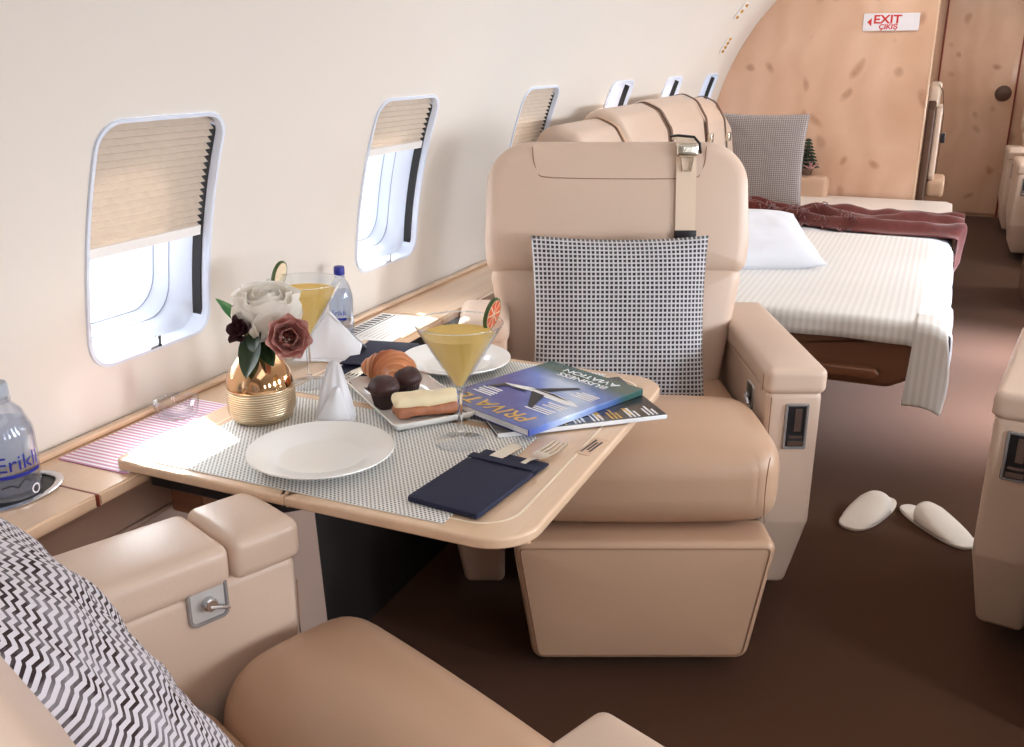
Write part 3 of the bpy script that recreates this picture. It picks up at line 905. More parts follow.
def leafm(name, base, tip, w, mat, parent, droop=.01, nrm=(0, -1, .4)):
    base = Vector(base); tip = Vector(tip); ax = tip - base; sd = ax.cross(Vector(nrm)).normalized(); nm = sd.cross(ax).normalized()
    def fn(u, v):
        a = (u * 2 - 1); ww = w * math.sin(PI * min(1, v ** .8)) ** .8
        return base + ax * v + sd * (a * ww) + nm * (abs(a) * ww * .35 - droop * math.sin(PI * v))
    return grid_surf(name, 6, 14, fn, mat, parent, th=.0006)
# white flower
f = thing('white_flower', 'large white flower at the back of the gold vase', 'flower', VT)
bm = bmesh.new(); bloom(bm, (.010, .020, .026), (.14, -.10, 1), .032, [(.2, 3, .05), (.5, 4, .12), (.8, 5, .20), (1.0, 6, .28)], .056, .092, .03)
finish(bm, 'petals', M['petal_white'], f, True, 0)
tube('stem', stem_path((0, 0, .01), (-.010, .012, .05), (0, 0, 0)), .003, M['stem'], f)
leafm('leaf', (-.006, -.004, .055), (-.052, -.022, .088), .011, M['leaf_light'], f)
leafm('leaf', (-.010, -.012, .055), (-.056, -.03, .106), .010, M['leaf_light'], f)
# dusty pink rose
f = thing('pink_rose', 'dusty pink rose leaning right out of the gold vase', 'flower', VT)
RA = Vector((.62, -.66, .30)).normalized(); RC_ = Vector((.074, -.008, .043))
bm = bmesh.new(); bloom(bm, RC_, RA, .015, [(.55, 5, .12), (1.0, 6, .30), (1.2, 7, .48)], .025, .040, .10)
finish(bm, 'petals', M['petal_pink'], f, True, 0)
bm = bmesh.new(); bloom(bm, RC_ + RA * .004, RA, .010, [(.15, 3, -.1), (.5, 5, .05), (.85, 6, .15)], .014, .030, .05, .4)
finish(bm, 'heart', M['petal_heart'], f, True, 0)
tube('stem', stem_path((.002, 0, .01), RC_, (0, 0, .030)), .003, M['stem'], f)
leafm('leaf', (.004, -.018, .060), (.046, -.062, .030), .018, M['leaf'], f)
leafm('leaf', (.012, -.012, .05), (.066, -.040, .0), .020, M['leaf'], f)
leafm('leaf', (.002, -.014, .050), (.024, -.064, -.020), .024, M['leaf'], f)
leafm('leaf', (.020, -.028, .060), (.012, -.034, .108), .020, M['leaf'], f)
# dark bud
f = thing('burgundy_bloom', 'small burgundy flower above the vase neck between white flower and rose', 'flower', VT)
DC = Vector((.006, -.034, .055)); 
bm = bmesh.new(); bloom(bm, DC, (-.15, -.8, .5), .010, [(.3, 3, 0), (.8, 5, .3), (1.1, 6, .7)], .013, .024, .2)
finish(bm, 'petals', M['petal_dark'], f, True, 0)
tube('stem', stem_path((-.002, -.002, .01), DC, (0, 0, 0)), .0025, M['stem'], f)
leafm('leaf', (-.004, -.012, .05), (-.022, -.028, .095), .007, M['stem'], f)

# cocktail glasses
def cocktail(x, y, z, label, fruit_label, fa, fmat, rz, spin):
    g = thing('cocktail_glass', label, 'glass', (x, y, z), rz)
    lathe('foot', [(0, 0), (.043, 0), (.044, .0015), (.040, .003), (.012, .006), (.005, .012), (.004, .02)], M['thick_glass'], g, 48)
    lathe('stem', [(0, .0195), (.0046, .0195), (.0038, .05), (.0042, .08), (.0056, .0945), (0, .0945)], M['solid_glass'], g, 24)
    lathe('bowl', [(.0052, .094), (.008, .099), (.073, .208), (.0735, .2095), (.072, .2095), (.0065, .101), (0, .100)], M['glass'], g, 64)
    tube('rim', [(.0728 * math.cos(2 * PI * i / 48), .0728 * math.sin(2 * PI * i / 48), .2095) for i in range(48)], .0011, M['solid_glass'], g, 8, True)
    lathe('drink', [(0, .1015), (.0062, .1022), (.0595, .1905), (.0590, .1912), (0, .1912)], M['juice'], g, 56)
    # citrus wheel on the rim
    c = thing('citrus_slice', fruit_label, 'fruit slice', (x, y, z))
    rim = Vector((.0725 * math.cos(fa), .0725 * math.sin(fa), .2095))
    mx = T(rim.x, rim.y, rim.z + .002) @ rot_z(spin) @ rot_x(R(12)) @ Matrix.Scale(1.22, 4)
    bm = lathe_bm([(0, -.0022), (.0205, -.0025), (.0225, -.0025), (.0235, 0), (.0225, .0025), (.0205, .0025)], 36)
    finish(bm, 'rind', M['rind'], c, True, 40, mx @ rot_x(PI / 2))
    bm = bmesh.new()
    for i in range(8):
        a0 = 2 * PI * i / 8 + .06; a1 = 2 * PI * (i + 1) / 8 - .06
        for sgn in (-1, 1):
            pts = [(.0025 * math.cos((a0 + a1) / 2), .0025 * math.sin((a0 + a1) / 2))] + [(.0195 * math.cos(a0 + (a1 - a0) * k / 5), .0195 * math.sin(a0 + (a1 - a0) * k / 5)) for k in range(6)]
            bm.faces.new([bm.verts.new((p[0], p[1], sgn * .0030)) for p in pts])
    finish(bm, 'segments', fmat, c, False, 0, mx @ rot_x(PI / 2))
    bm = lathe_bm([(0, .0026), (.0203, .0027)], 36); lathe_bm([(0, -.0026), (.0203, -.0027)], 36, bm)
    finish(bm, 'pith', M['flesh'], c, True, 40, mx @ rot_x(PI / 2))
cocktail(-.682, 1.330, SZ, 'cocktail glass of yellow drink standing in front of the magazines', 'orange citrus wheel on the rim of the cocktail by the magazines', R(66), M['flesh_red'], 0, R(90))
cocktail(-1.092, 1.478, SZ, 'cocktail glass of yellow drink behind the vase of flowers', 'green rimmed lime wheel on the rim of the cocktail behind the vase', R(165), M['flesh'], 0, R(100))

# tumbler upside down behind the far cocktail
o = lathe('water_glass', [(.0, 0), (.024, 0), (.026, .004), (.029, .075), (.031, .12), (.0295, .12), (.0275, .075), (.024, .008), (0, .007)], M['glass'], None, 40)
o.location = (-1.245, 1.640, LZ + .0003); tag(o, 'empty clear water glass on the ledge behind the far cocktail', 'glass')

# bottles
def bottle(name, x, y, z, r, h, cap, label, text):
    b = thing('water_bottle', label, 'bottle', (x, y, z))
    k = h / .165
    lathe('bottle_body', [(0, .004), (r * .8, .0), (r * .96, .003), (r, .012), (r, .088 * k), (r * .97, .098 * k), (r * .72, .124 * k), (r * .40, .138 * k), (r * .36, .15 * k), (r * .33, .15 * k), (r * .36, .137 * k), (r * .68, .123 * k), (r * .93, .097 * k), (r * .955, .088 * k), (r * .955, .013), (0, .008)], M['bottle'], b, 48)
    lathe('water', [(0, .0085), (r * .94, .0135), (r * .94, .088 * k), (r * .80, .108 * k), (0, .108 * k)], M['water'], b, 40)
    lathe('cap', [(0, h), (r * .40, h), (r * .44, h - .003), (r * .45, h - .018 * k), (r * .40, h - .020 * k), (0, h - .020 * k)], cap, b, 32)
    lathe('neck_ring', [(r * .36, .1375 * k), (r * .47, .1385 * k), (r * .47, .1425 * k), (r * .36, .1435 * k)], M['bottle'], b, 32)
    return b
def wrap(o, r, a0):
    for v in o.data.vertices:
        x, y, z = v.co
        a = a0 + x / r; rr = r + .0006 - y * .0
        v.co = (rr * math.cos(a), rr * math.sin(a), z)
BR = .045
b = bottle('b', -1.250, .912, LZ + .0012, BR, .180, M['grey_cap'], 'large water bottle with a grey cap in the ledge cup holder', 'Erikli')
A0 = R(-14)
UPM = rot_x(PI / 2)
t_ = lettering('Erikli', .034, M['ink_blue'], b, UPM @ T(0, .062, 0)); wrap(t_, BR, A0)
bm = bmesh.new()
for i in range(14): box_bm(bm, -.036 + .072 * i / 14, -.036 + .072 * (i + 1) / 14, -.0003, .0003, .0405, .0455)
o = finish(bm, 'print_bar', M['ink_blue'], b, False); wrap(o, BR, A0)
mt = tube('print_line', [(-.030, 0, .026), (-.016, 0, .029), (-.008, 0, .024), (.004, 0, .036), (.012, 0, .029), (.020, 0, .033), (.034, 0, .031)], .0009, M['ink_dark'], b, 6); wrap(mt, BR, A0)
mt = tube('print_ring', [(.020 + .007 * math.cos(2 * PI * i / 20), 0, .013 + .007 * math.sin(2 * PI * i / 20)) for i in range(20)], .0012, M['ink_white'], b, 6, True); wrap(mt, BR, A0)
b = bottle('b', -1.270, 1.862, LZ + .0003, .029, .170, M['blue_cap'], 'small water bottle with a royal blue cap behind the far napkin', '')
t_ = lettering('Erikli', .017, M['ink_blue'], b, UPM @ T(0, .062, 0)); wrap(t_, .029, R(-70))
bm = bmesh.new()
for i in range(10): box_bm(bm, -.018 + .036 * i / 10, -.018 + .036 * (i + 1) / 10, -.0003, .0003, .045, .050)
o = finish(bm, 'print_bar', M['ink_blue'], b, False); wrap(o, .029, R(-70))

# small glass ashtray
a = lathe('glass_dish', [(0, 0), (.030, 0), (.036, .004), (.041, .030), (.040, .034), (.033, .034), (.031, .028), (.028, .008), (0, .006)], M['thick_glass'], None, 48)
for v in a.data.vertices:
    an = math.atan2(v.co.y, v.co.x)
    if v.co.z > .024 and math.cos(3 * an + .4) > .75: v.co.z -= .007
a.location = (-1.247, 1.272, LZ + .0026); tag(a, 'small clear glass dish with a notched rim on the pink striped mat', 'dish')

# napkins
def napkin_cone():
    t = thing('folded_napkin', 'tall white napkin folded to a point behind the near plate', 'napkin', (-.935, 1.333, SZ + .0005), R(24))
    def fn(u, v):
        a = (u * 2 - 1)
        wd = .037 * (1 - .72 * v ** 1.3) ; 
        x = a * wd; y = -.020 * (1 - v) * math.cos(a * 1.45) + .004 * math.sin(a * 9) * (1 - v) + .020 * (1 - abs(a)) * 0
        return (x + .004 * v, y, .112 * v - .010 * v * abs(a) ** 2)
    grid_surf('front_fold', 24, 18, fn, M['napkin'], t, th=.0015, angle=0)
    def fb(u, v):
        a = (u * 2 - 1); wd = .034 * (1 - .70 * v ** 1.3)
        return (a * wd - .002, .026 * (1 - v) * math.cos(a * 1.5) + .002, .110 * v - .014 * v * abs(a) ** 2)
    grid_surf('back_fold', 20, 14, fb, M['napkin'], t, th=.0015, angle=0)
    def fl_(u, v):
        a = (u * 2 - 1); wd = .026 * (1 - v) + .004
        return (a * wd + .008 * v, -.026 * (1 - .55 * v) - .004 * math.cos(a * 2), .008 + .058 * v)
    grid_surf('turned_flap', 14, 12, fl_, M['napkin'], t, th=.0012, angle=0)
    slab('base_fold', rpoly([(-.036, -.030), (.036, -.030), (.034, .024), (-.034, .024)], .006), .004, 0, .0015, M['napkin'], t, XY)
napkin_cone()
def napkin_tent():
    t = thing('folded_napkin', 'wide white napkin standing as a tent beside the far bottle', 'napkin', (-1.165, 1.665, TZ + .0016), R(14))
    def side(s):
        def fn(u, v):
            x = -.055 + .125 * u
            ridge = .098 * (1 - abs(u - .42) * 1.35 if u < .42 else 1 - (u - .42) * 1.25)
            ridge = max(.006, ridge)
            y = s * .052 * (1 - v) * (1 - .35 * u) + .004 * math.sin(u * 7 + s)
            return (x, y, ridge * v ** .9)
        return fn
    grid_surf('near_fold', 24, 14, side(-1), M['napkin'], t, th=.0014, angle=0)
    grid_surf('far_fold', 24, 14, side(1), M['napkin'], t, th=.0014, angle=0)
    def front(u, v):
        a = (u * 2 - 1)
        return (-.055 + .050 * v - .010 * math.cos(a * 1.5) * (1 - v), a * .052 * (1 - v), .092 * v)
    grid_surf('front_fold', 16, 12, front, M['napkin'], t, th=.0014, angle=0)
    slab('spread_corner', rpoly([(-.070, -.062), (.080, -.050), (.075, .045), (-.050, .055)], .004), .0014, 0, .0005, M['napkin'], t, XY)
napkin_tent()

# cutlery pouches
def pouch(x, y, rz, label, z):
    t = thing('cutlery_pouch', label, 'cutlery pouch', (x, y, z), rz)
    slab('back_cloth', rpoly([(-.060, -.108), (.060, -.108), (.060, .112), (-.060, .112)], .004), .0020, 0, .0008, M['navy'], t, XY)
    slab('front_pocket', rpoly([(-.0605, -.109), (.0605, -.109), (.0600, .055), (-.0600, .055)], .004), .0086, .0066, .0008, M['navy'], t, XY, bulge0=.002)
    rbox('pocket_hem', (.060, .009, .0016), .0014, M['navy'], t, (0, .064, .0102), k=2, m=6)
    for s_ in (-1, 1): rbox('side_seam', (.0022, .082, .0042), .002, M['navy'], t, (s_ * .0585, -.026, .0044), k=2, m=4)
    rbox('fold_edge', (.060, .0025, .0043), .002, M['navy'], t, (0, -.1075, .0043), k=2, m=4)
    return t
def fork(x, y, z, rz, label):
    bm = bmesh.new(); hw = .0115; L0 = .0
    def bar(pts, w, th=.0012):
        vs = []
        for (px, py, pz), ww in zip(pts, w):
            vs.append([bm.verts.new((px + a * ww, py, pz + b * th)) for a, b in ((-1, -1), (1, -1), (1, 1), (-1, 1))])
        for a, b in zip(vs, vs[1:]):
            for k in range(4): bm.faces.new((a[k], a[(k + 1) % 4], b[(k + 1) % 4], b[k]))
        bm.faces.new(vs[0][::-1]); bm.faces.new(vs[-1])
    bar([(0, -.09, 0), (0, -.04, .001), (0, .0, .003), (0, .012, .002), (0, .024, 0), (0, .036, .0)], [.006, .0045, .0035, .006, .0115, .0125])
    for i in range(4):
        px = -.0105 + .007 * i
        bar([(px, .035, 0), (px, .055, .0005), (px, .073, .004)], [.0019, .0017, .0010])
    bmesh.ops.scale(bm, vec=(1.25, 1.25, 1.0), verts=bm.verts)
    bm_ = finish(bm, 'fork', M['steel'], None, True, 40)
    bm_.location = (x, y, z); bm_.rotation_euler = (0, 0, rz); return tag(bm_, label, 'fork')
def knife(x, y, z, rz, label):
    o = slab('knife', rpoly([(-.009, -.09), (.009, -.09), (.0125, .02), (.0125, .072), (-.0125, .088), (-.0125, .02)], .004), .0012, -.0012, .0008, M['steel'], None, XY)
    o.location = (x, y, z); o.rotation_euler = (0, 0, rz); return tag(o, label, 'knife')
pouch(-.580, 1.198, R(-6), 'navy cutlery pouch at the front corner of the table', TZ + .0026)
PC = T(-.580, 1.198, 0) @ rot_z(R(-6))
p = PC @ Vector((.032, .082, 0)); fork(p.x, p.y + .012, TZ + .0072, R(-14), 'steel fork standing out of the front navy pouch')
p = PC @ Vector((-.026, .072, 0)); knife(p.x, p.y, TZ + .0072, R(-12), 'steel knife tip beside the fork in the front navy pouch')
pouch(-1.050, 1.668, R(192), 'navy cutlery pouch at the far place beside the white napkin', TZ + .0026)
fork(-1.040, 1.600, TZ + .0072, R(184), 'steel fork in the far navy pouch behind the croissant')

# magazines
def magazine(cx, cy, rz, w, h, th, z, cover, label):
    t = thing('magazine', label, 'magazine', (cx, cy, z), rz)
    ol = [(-w / 2, -h / 2), (w / 2, -h / 2), (w / 2, h / 2), (-w / 2, h / 2)]
    slab('pages', [(p[0] * .985 , p[1] * .992) for p in ol], th - .0008, .0008, .0004, M['page'], t, XY, step=.3)
    slab('cover', ol, th, th - .0010, .0003, cover, t, XY, step=.3)
    slab('back_cover', ol, .0010, 0, .0003, cover, t, XY, step=.3)
    return t
# lower, dark one: long side faces the camera
lo = magazine(-.583, 1.558, R(40.6), .318, .222, .008, TZ + .0026, M['cover_dark'], 'dark covered magazine underneath the blue magazine on the table')
z_ = .0081
sp = rbox('spine', (.159, .002, .004), .0015, M['ink_white'], lo, (0, -.1105, .004), k=2, m=4)
for i in range(6):
    merge_bars('caption', [(-.05 + .035 * i + dx, -.05 + .035 * i + dx + .004, -.105, -.105 + ln, z_, z_ + .0003) for dx, ln in ((0, .035), (.008, .045), (.016, .028))], M['ink_white'] if i % 3 else M['ink_gold'], lo)
for i in range(3):
    merge_bars('gold_panel', [(-.03 + .06 * i, -.03 + .06 * i + .012, -.095, -.06, z_, z_ + .0002)], M['ink_gold'], lo)
lettering('JET', .060, M['ink_yellow'], lo, T(-.128, -.02, z_ + .0005) @ rot_z(R(90)), 'title', shear=.3)
# upper, blue one, its head towards the camera
up = magazine(-.629, 1.563, R(-22.6 + 180), .240, .304, .013, TZ + .0112, M['cover_blue'], 'blue magazine with an aircraft on its cover on top of the pile')
rbox('spine', (.0018, .152, .0062), .001, M['cover_blue'], up, (-.1195, 0, .0065), k=2, m=3)
z_ = .0131
lettering('PRIVATE', .050, M['ink_gold'], up, T(0, .118, z_ + .0004), 'title', shear=.25, sx=1.02)
lettering('BUSINESS\nAVIATION', .024, M['ink_white'], up, T(-.010, -.115, z_ + .0004), 'subtitle', sx=1.25)
for (x0, y0, rows, wd) in ((-.095, .075, 3, .060), (-.095, .045, 3, .045), (.050, .080, 3, .050), (.055, .055, 2, .045), (-.10, -.03, 4, .05)):
    bm = bmesh.new()
    for i in range(rows): box_bm(bm, x0, x0 + wd * (1 - .15 * (i % 2)), y0 - i * .0075, y0 - i * .0075 + .0042, z_, z_ + .0003)
    finish(bm, 'caption', M['ink_white'], up, False)
bm = bmesh.new()                                      # aircraft picture on the cover
def poly(pts): bm.faces.new([bm.verts.new((p[0], p[1], z_ + .0004)) for p in pts])
poly([(-.105, .012), (-.08, .020), (-.02, .018), (.02, .012), (.07, .020), (.085, .014), (.03, -.004), (-.03, -.008), (-.08, .0)])
finish(bm, 'aircraft_body', M['ink_white'], up, False)
bm = bmesh.new(); z_ += .0004
poly([(-.02, .012), (-.05, .075), (-.035, .07), (.015, .010)]); poly([(-.01, -.006), (-.045, -.062), (-.035, -.064), (.02, -.002)]); poly([(.062, .018), (.085, .050), (.095, .050), (.083, .016)]); poly([(.02, .022), (.055, .024), (.06, .018), (.025, .015)])
poly([(-.075, .004), (-.02, .001), (.03, .000), (-.03, -.006)])
finish(bm, 'aircraft_wings', M['ink_dark'], up, False)

# printed card on the ledge
cd = thing('menu_card', 'white printed card with dark bars on the ledge by the second window', 'card', (-1.205, 1.955, LZ + .0004), R(2))
slab('paper', rpoly([(-.080, -.135), (.070, -.135), (.070, .125), (-.080, .125)], .002, 2), .0012, 0, .0003, M['card'], cd, XY, step=.5)
merge_bars('dark_bars', [(-.072, -.045, -.125 + i * .019, -.125 + i * .019 + .010, .0012, .0015) for i in range(13)] + [(-.040, -.037, -.13, .12, .0012, .0015)], M['ink_dark'], cd)
merge_bars('text_lines', [(-.025 + .012 * i, -.0235 + .012 * i, -.09, .05 - .02 * (i % 3), .0012, .0015) for i in range(6)], M['panel'], cd)

# ------------------------------------------------------------------ seats
def make_seat(label, loc, rz, inner=.300, aw=.128, group=None, low_left=False, belt=False, cap_split=True, slots=(1,), cfront=-.490, cback=-.10, by=.165, tilt=-11, ztop=.628, ch=0.0, arear=.0):
    s = thing('cabin_seat', label, 'seat', loc, rz, group)
    L, TN = M['leather'], M['leather_tan']
    # plinth
    rbox('pedestal', (.20, .17, .13), .02, M['dark'], s, (0, .02, .132), k=2, m=3)
    # cushion
    hx_ = inner - .010
    def bol(x, y, z):
        q = hx_ - abs(x)
        if q < .072: x = math.copysign(hx_ - q * (.45 + .55 * q / .072), x)
        if y > 0: z -= .035 * (y / .19) ** 2 if z > 0 else 0
        return (x, y, z)
    rbox('seat_cushion', (inner - .010, (cback - cfront) / 2, .098), .072, TN, s, (0, (cfront + cback) / 2, .438 + ch), bulge=(0, .012, .022), deform=bol, k=6, m=10)
    rbox('rear_seat_pad', (inner - .012, .15, .05), .025, TN, s, (0, cback + .152, .425 + ch), bulge=(0, 0, .012), k=3, m=8)
    for sx in (-1, 1) if ch == 0 else ():     # stitched side arc on the cushion front
        pts = []
        for i in range(13):
            a = -1.15 + 2.3 * i / 12
            pts.append((sx * (inner - .045 + .022 * math.cos(a) * 0 - .010 * math.cos(a)), cfront + .002 - .016 * math.cos(a) ** .5, .438 + ch + .082 * math.sin(a)))
        tube('cushion_stitch', pts, .0012, M['thread'], s, 5)
    for x in (-.10, .10):
        tube('pad_seam', [(x * .6, cback + .02, .476 + ch), (x, cback + .07, .486 + ch), (x * 1.15, cback + .14, .488 + ch), (x * 1.2, cback + .22, .486 + ch)], .0015, M['seam'], s, 5)
    # leg rest
    o = rpoly([(-.235, .035), (.235, .035), (.282, .325), (-.282, .325)], [.03, .03, .022, .022], 6)
    slab('leg_rest', o, cfront - .025, cfront + .09, .016, TN, s, XZ, bulge0=.006)
    so = inset(densify(o, .04), .014)
    tube('leg_rest_stitch', [(p[0], cfront - .0265, p[1]) for p in so], .0011, M['thread'], s, 5, True)
    # arms
    for sx in (-1, 1):
        x0 = inner; x1 = inner + aw
        low = low_left and sx == -1
        ol = rpoly([(-.262, ztop - .053), (-.258, .24), (-.215, .05), (.26 - .14 * low - arear, .05), (.36 - .16 * low - arear, .25), (.36 - .16 * low - arear, ztop - .053)], [.020, .04, .02, .03, .05, .02], 6)
        bm = slab_bm(ol, x0, x1, .016, YZ, bulge1=.004)
        for v in bm.verts:
            if v.co.z < .24:
                f = (.24 - v.co.z) / .19
                if v.co.x > (x0 + x1) / 2: v.co.x -= .030 * f
            v.co.x *= sx
        body = finish(bm, 'armrest_body', L, s, True, 50)
        yf, yb, zt = (-.05, .17, .685) if low else (-.270, .355 - arear, ztop)
        cx = sx * (x0 + x1) / 2; hw = aw / 2 + .006
        if low:
            rbox('armrest_riser', (hw - .012, .10, .035), .01, L, s, (cx + .012, .06, .61), k=2, m=4)
            rbox('armrest_top', (hw - .006, .11, .034), .026, L, s, (cx + .012, .06, zt - .034), k=5, m=6, bulge=(0, 0, .003))
        elif cap_split:
            rbox('armrest_cap', (hw, .055, .032), .017, L, s, (cx, yf + .055, zt - .030), k=5, m=5, bulge=(0, 0, .004))
            rbox('armrest_top', (hw, (yb - yf) / 2 - .0555, .031), .018, L, s, (cx, (yf + yb) / 2 + .0555, zt - .030), k=5, m=8, bulge=(0, 0, .006))
        else:
            rbox('armrest_top', (hw, (yb - yf) / 2, .032), .018, L, s, (cx, (yf + yb) / 2, zt - .030), k=5, m=8, bulge=(0, 0, .004))
            tube('armrest_stitch', [(cx - hw - .0004, yf + .028, zt - .058), (cx - hw - .0004, yf + .027, zt - .020), (cx - hw + .006, yf + .026, zt - .0045), (cx - hw + .02, yf + .024, zt + .0012), (cx + hw - .02, yf + .024, zt + .0012)], .0012, M['thread'], s, 5)
        # stitched edge of the inner front corner
        tube('edge_stitch', [(sx * (x0 + .010), -.2645, .56), (sx * (x0 + .010), -.2622, .40), (sx * (x0 + .012), -.258, .25)], .0011, M['thread'], s, 5)
        # recline lever in the inner face
        xi = sx * x0
        fr = rpoly([(-.030, -.031), (.030, -.031), (.030, .031), (-.030, .031)], .012, 5)
        rm = T(xi, -.12, ztop - .075 if cap_split else .515)
        bm = bmesh.new(); q = densify(fr, .02); e = -sx
        Ls = [[bm.verts.new((e * c, p[0], p[1])) for p in inset(q, d)] for d, c in ((-.001, 0), (.001, .004), (.004, .004), (.006, .001))]
        for a, b in zip(Ls, Ls[1:]):
            for j in range(len(a)): bm.faces.new((a[j], a[(j + 1) % len(a)], b[(j + 1) % len(a)], b[j]))
        rf = finish(bm, 'lever_frame', M['frame_grey'], s, True, 40, rm)
        bm = bmesh.new(); bm.faces.new([bm.verts.new((e * .0012, p[0], p[1])) for p in inset(q, .004)])
        finish(bm, 'lever_well', M['dark'] if not cap_split else M['lever_grey'], rf, False, 0, rm)
        bm = lathe_bm([(0, 0), (.010, 0), (.010, .010), (.008, .012), (0, .012)], 20, None, rot_y(e * PI / 2) @ T(0, 0, .001))
        tube_bm([(e * .008, .003, -.002), (e * .009, -.012, -.007), (e * .009, -.026, -.014)], [.008, .006, .005], 8, bm=bm, flat=.5)
        finish(bm, 'recline_lever', M['chrome'], rf, True, 40, rm)
        # buckle slot in the front of the arm
        if sx in slots and not low:
            fx = sx * (x0 + aw * .56)
            fr2 = densify(rpoly([(-.027, -.056), (.027, -.056), (.027, .056), (-.027, .056)], .004, 3), .03)
            bm = bmesh.new()
            Ls = [[bm.verts.new((p[0], c, p[1])) for p in inset(fr2, d)] for d, c in ((-.001, .002), (.001, -.004), (.005, -.004), (.0075, .0015))]
            for a, b in zip(Ls, Ls[1:]):
                for j in range(len(a)): bm.faces.new((a[j], a[(j + 1) % len(a)], b[(j + 1) % len(a)], b[j]))
            fm = T(fx, -.2625, .488)
            bf = finish(bm, 'buckle_frame', M['frame_grey'], s, True, 40, fm)
            bm = bmesh.new(); bm.faces.new([bm.verts.new((p[0], -.0005, p[1])) for p in inset(fr2, .006)])
            finish(bm, 'buckle_well', M['black'], bf, False, 0, fm)
            bm = bmesh.new(); box_bm(bm, -.004, .012, -.0015, -.001, -.012, .044); box_bm(bm, -.018, .018, -.0055, -.001, -.046, -.034); box_bm(bm, -.016, .016, -.0045, -.001, -.028, -.022)
            finish(bm, 'buckle', M['chrome'], bf, False, 0, fm)
    # backrest, leaning back
    BM = T(-.005, by, .40) @ rot_x(R(tilt))
    w0, w1 = inner - .030, inner + .040
    o = rpoly([(-w0, 0), (w0, 0), (w1, .376), (-w1, .376)], [.036, .036, .040, .040], 6)
    slab('backrest', o, -.075, .06, .034, L, s, XZ, BM, bulge0=.018)
    w2 = inner + .049
    o = rpoly([(-w1 - .002, .345), (w1 + .002, .345), (w2, .43), (w2 - .010, .688), (-w2 + .010, .688), (-w2, .43)], [.040, .040, .05, .118, .118, .05], 12)
    slab('headrest', o, -.085, .055, .036, L, s, XZ, BM, bulge0=.010)
    hs = [(-w2 + .125, .672), (-w2 + .128, .635), (-w2 + .140, .608), (-w2 + .165, .594), (0, .590), (w2 - .165, .592), (w2 - .140, .606), (w2 - .128, .632), (w2 - .125, .672)]
    hs2 = [(p[0], p[1]) for p in hs]
    tube('headrest_stitch', smooth([BM @ Vector((p[0], -.0872 - (.0035 if i in (3, 4, 5) else 0), p[1])) for i, p in enumerate(hs2)]), .0014, M['thread'], s, 5)
    # hard shell behind
    o = rpoly([(-w0 + .01, -.02), (w0 - .01, -.02), (w2 - .02, .40), (w2 - .025, .665), (-w2 + .025, .665), (-w2 + .02, .40)], [.03, .03, .05, .11, .11, .05], 8)
    slab('back_shell', o, .045, .085, .012, M['shell'], s, XZ, BM, bulge1=.02)
    if belt:
        bx = inner - .128
        sb = strip('seat_belt', [BM @ Vector(p) for p in ((bx, -.012, .700), (bx, -.05, .700), (bx, -.082, .690), (bx, -.092, .66), (bx, -.0985, .60), (bx, -.100, .50), (bx, -.100, .40), (bx, -.100, .30))], (.026, 0, 0), .003, M['leather_pale'], s)
        rbox('keeper_band', (.0285, .0035, .013), .002, M['black'], sb, BM @ Vector((bx, -.101, .445)), k=2, m=2)
        rbox('buckle', (.028, .010, .017), .007, M['steel'], sb, BM @ Vector((bx, -.100, .662)), k=3, m=3)
        ol = densify(rpoly([(-.020, .026), (.020, .026), (.013, -.016), (-.013, -.016)], .004, 4), .012)
        il = densify(rpoly([(-.010, .016), (.010, .016), (.007, -.008), (-.007, -.008)], .003, 4), .012)
        tube('belt_tongue', [BM @ Vector((bx + p[0], -.103, .622 + p[1])) for p in inset(ol, .003)], .0045, M['steel'], sb, 6, True, flat=.45)
        tube('belt_guide', [BM @ Vector((bx - .034, -.055, .702)), BM @ Vector((bx - .02, -.085, .700)), BM @ Vector((bx + .02, -.088, .696)), BM @ Vector((bx + .036, -.080, .68)), BM @ Vector((bx + .036, -.095, .655))], .0035, M['black'], sb, 8)
    return s
YAW = R(23.804)
def camloc(lat, fwd): return (lat * math.cos(YAW) - fwd * math.sin(YAW), lat * math.sin(YAW) + fwd * math.cos(YAW), 0)
make_seat('beige leather seat with a checked cushion, facing the camera beyond the table', camloc(.282, 2.30), YAW, .300, .128, None, True, True, False, (1,))
NA = R(158)
c, s_ = math.cos(R(22)), math.sin(R(22))
def nearloc(s, l): return (s * c + l * s_, -s * s_ + l * c, 0)
make_seat('beige leather seat in the foreground with its back to the camera', nearloc(-.812, .372), NA, .292, .135, None, False, False, True, (), -.360, -.10, .13, -22, .664, -.028, .11)
make_seat('beige leather seat across the aisle, cut off by the right edge of the photo', (.638, 2.343, 0), R(-8), .300, .128, None, False, False, False, (-1, 1))
make_seat('beige leather seat farthest back on the right, in front of the door', (.880, 8.25, 0), R(0), .285, .128, 'far seats across the aisle', False, False, False, (-1, 1))
make_seat('beige leather seat just ahead of the farthest seat on the right of the aisle', (.892, 7.28, 0), R(0), .285, .128, 'far seats across the aisle', False, False, False, (-1, 1))

# cushions on the seats
SM = T(*camloc(.282, 2.30)) @ rot_z(YAW)
tag(cushion('throw_cushion', .445, .455, .13, M['hound'], SM @ T(-.012, .015, .650) @ rot_x(R(-13)), None, .004, 1.3), 'black and white checked cushion leaning on the seat beyond the table', 'cushion')
NM = T(*nearloc(-.815, .375)) @ rot_z(NA)
tag(cushion('throw_cushion', .46, .45, .16, M['tweed'], NM @ T(.055, .160, .735) @ rot_x(R(-30)), None, .010, 5.1), 'grey and white tweed cushion on the foreground seat', 'cushion')

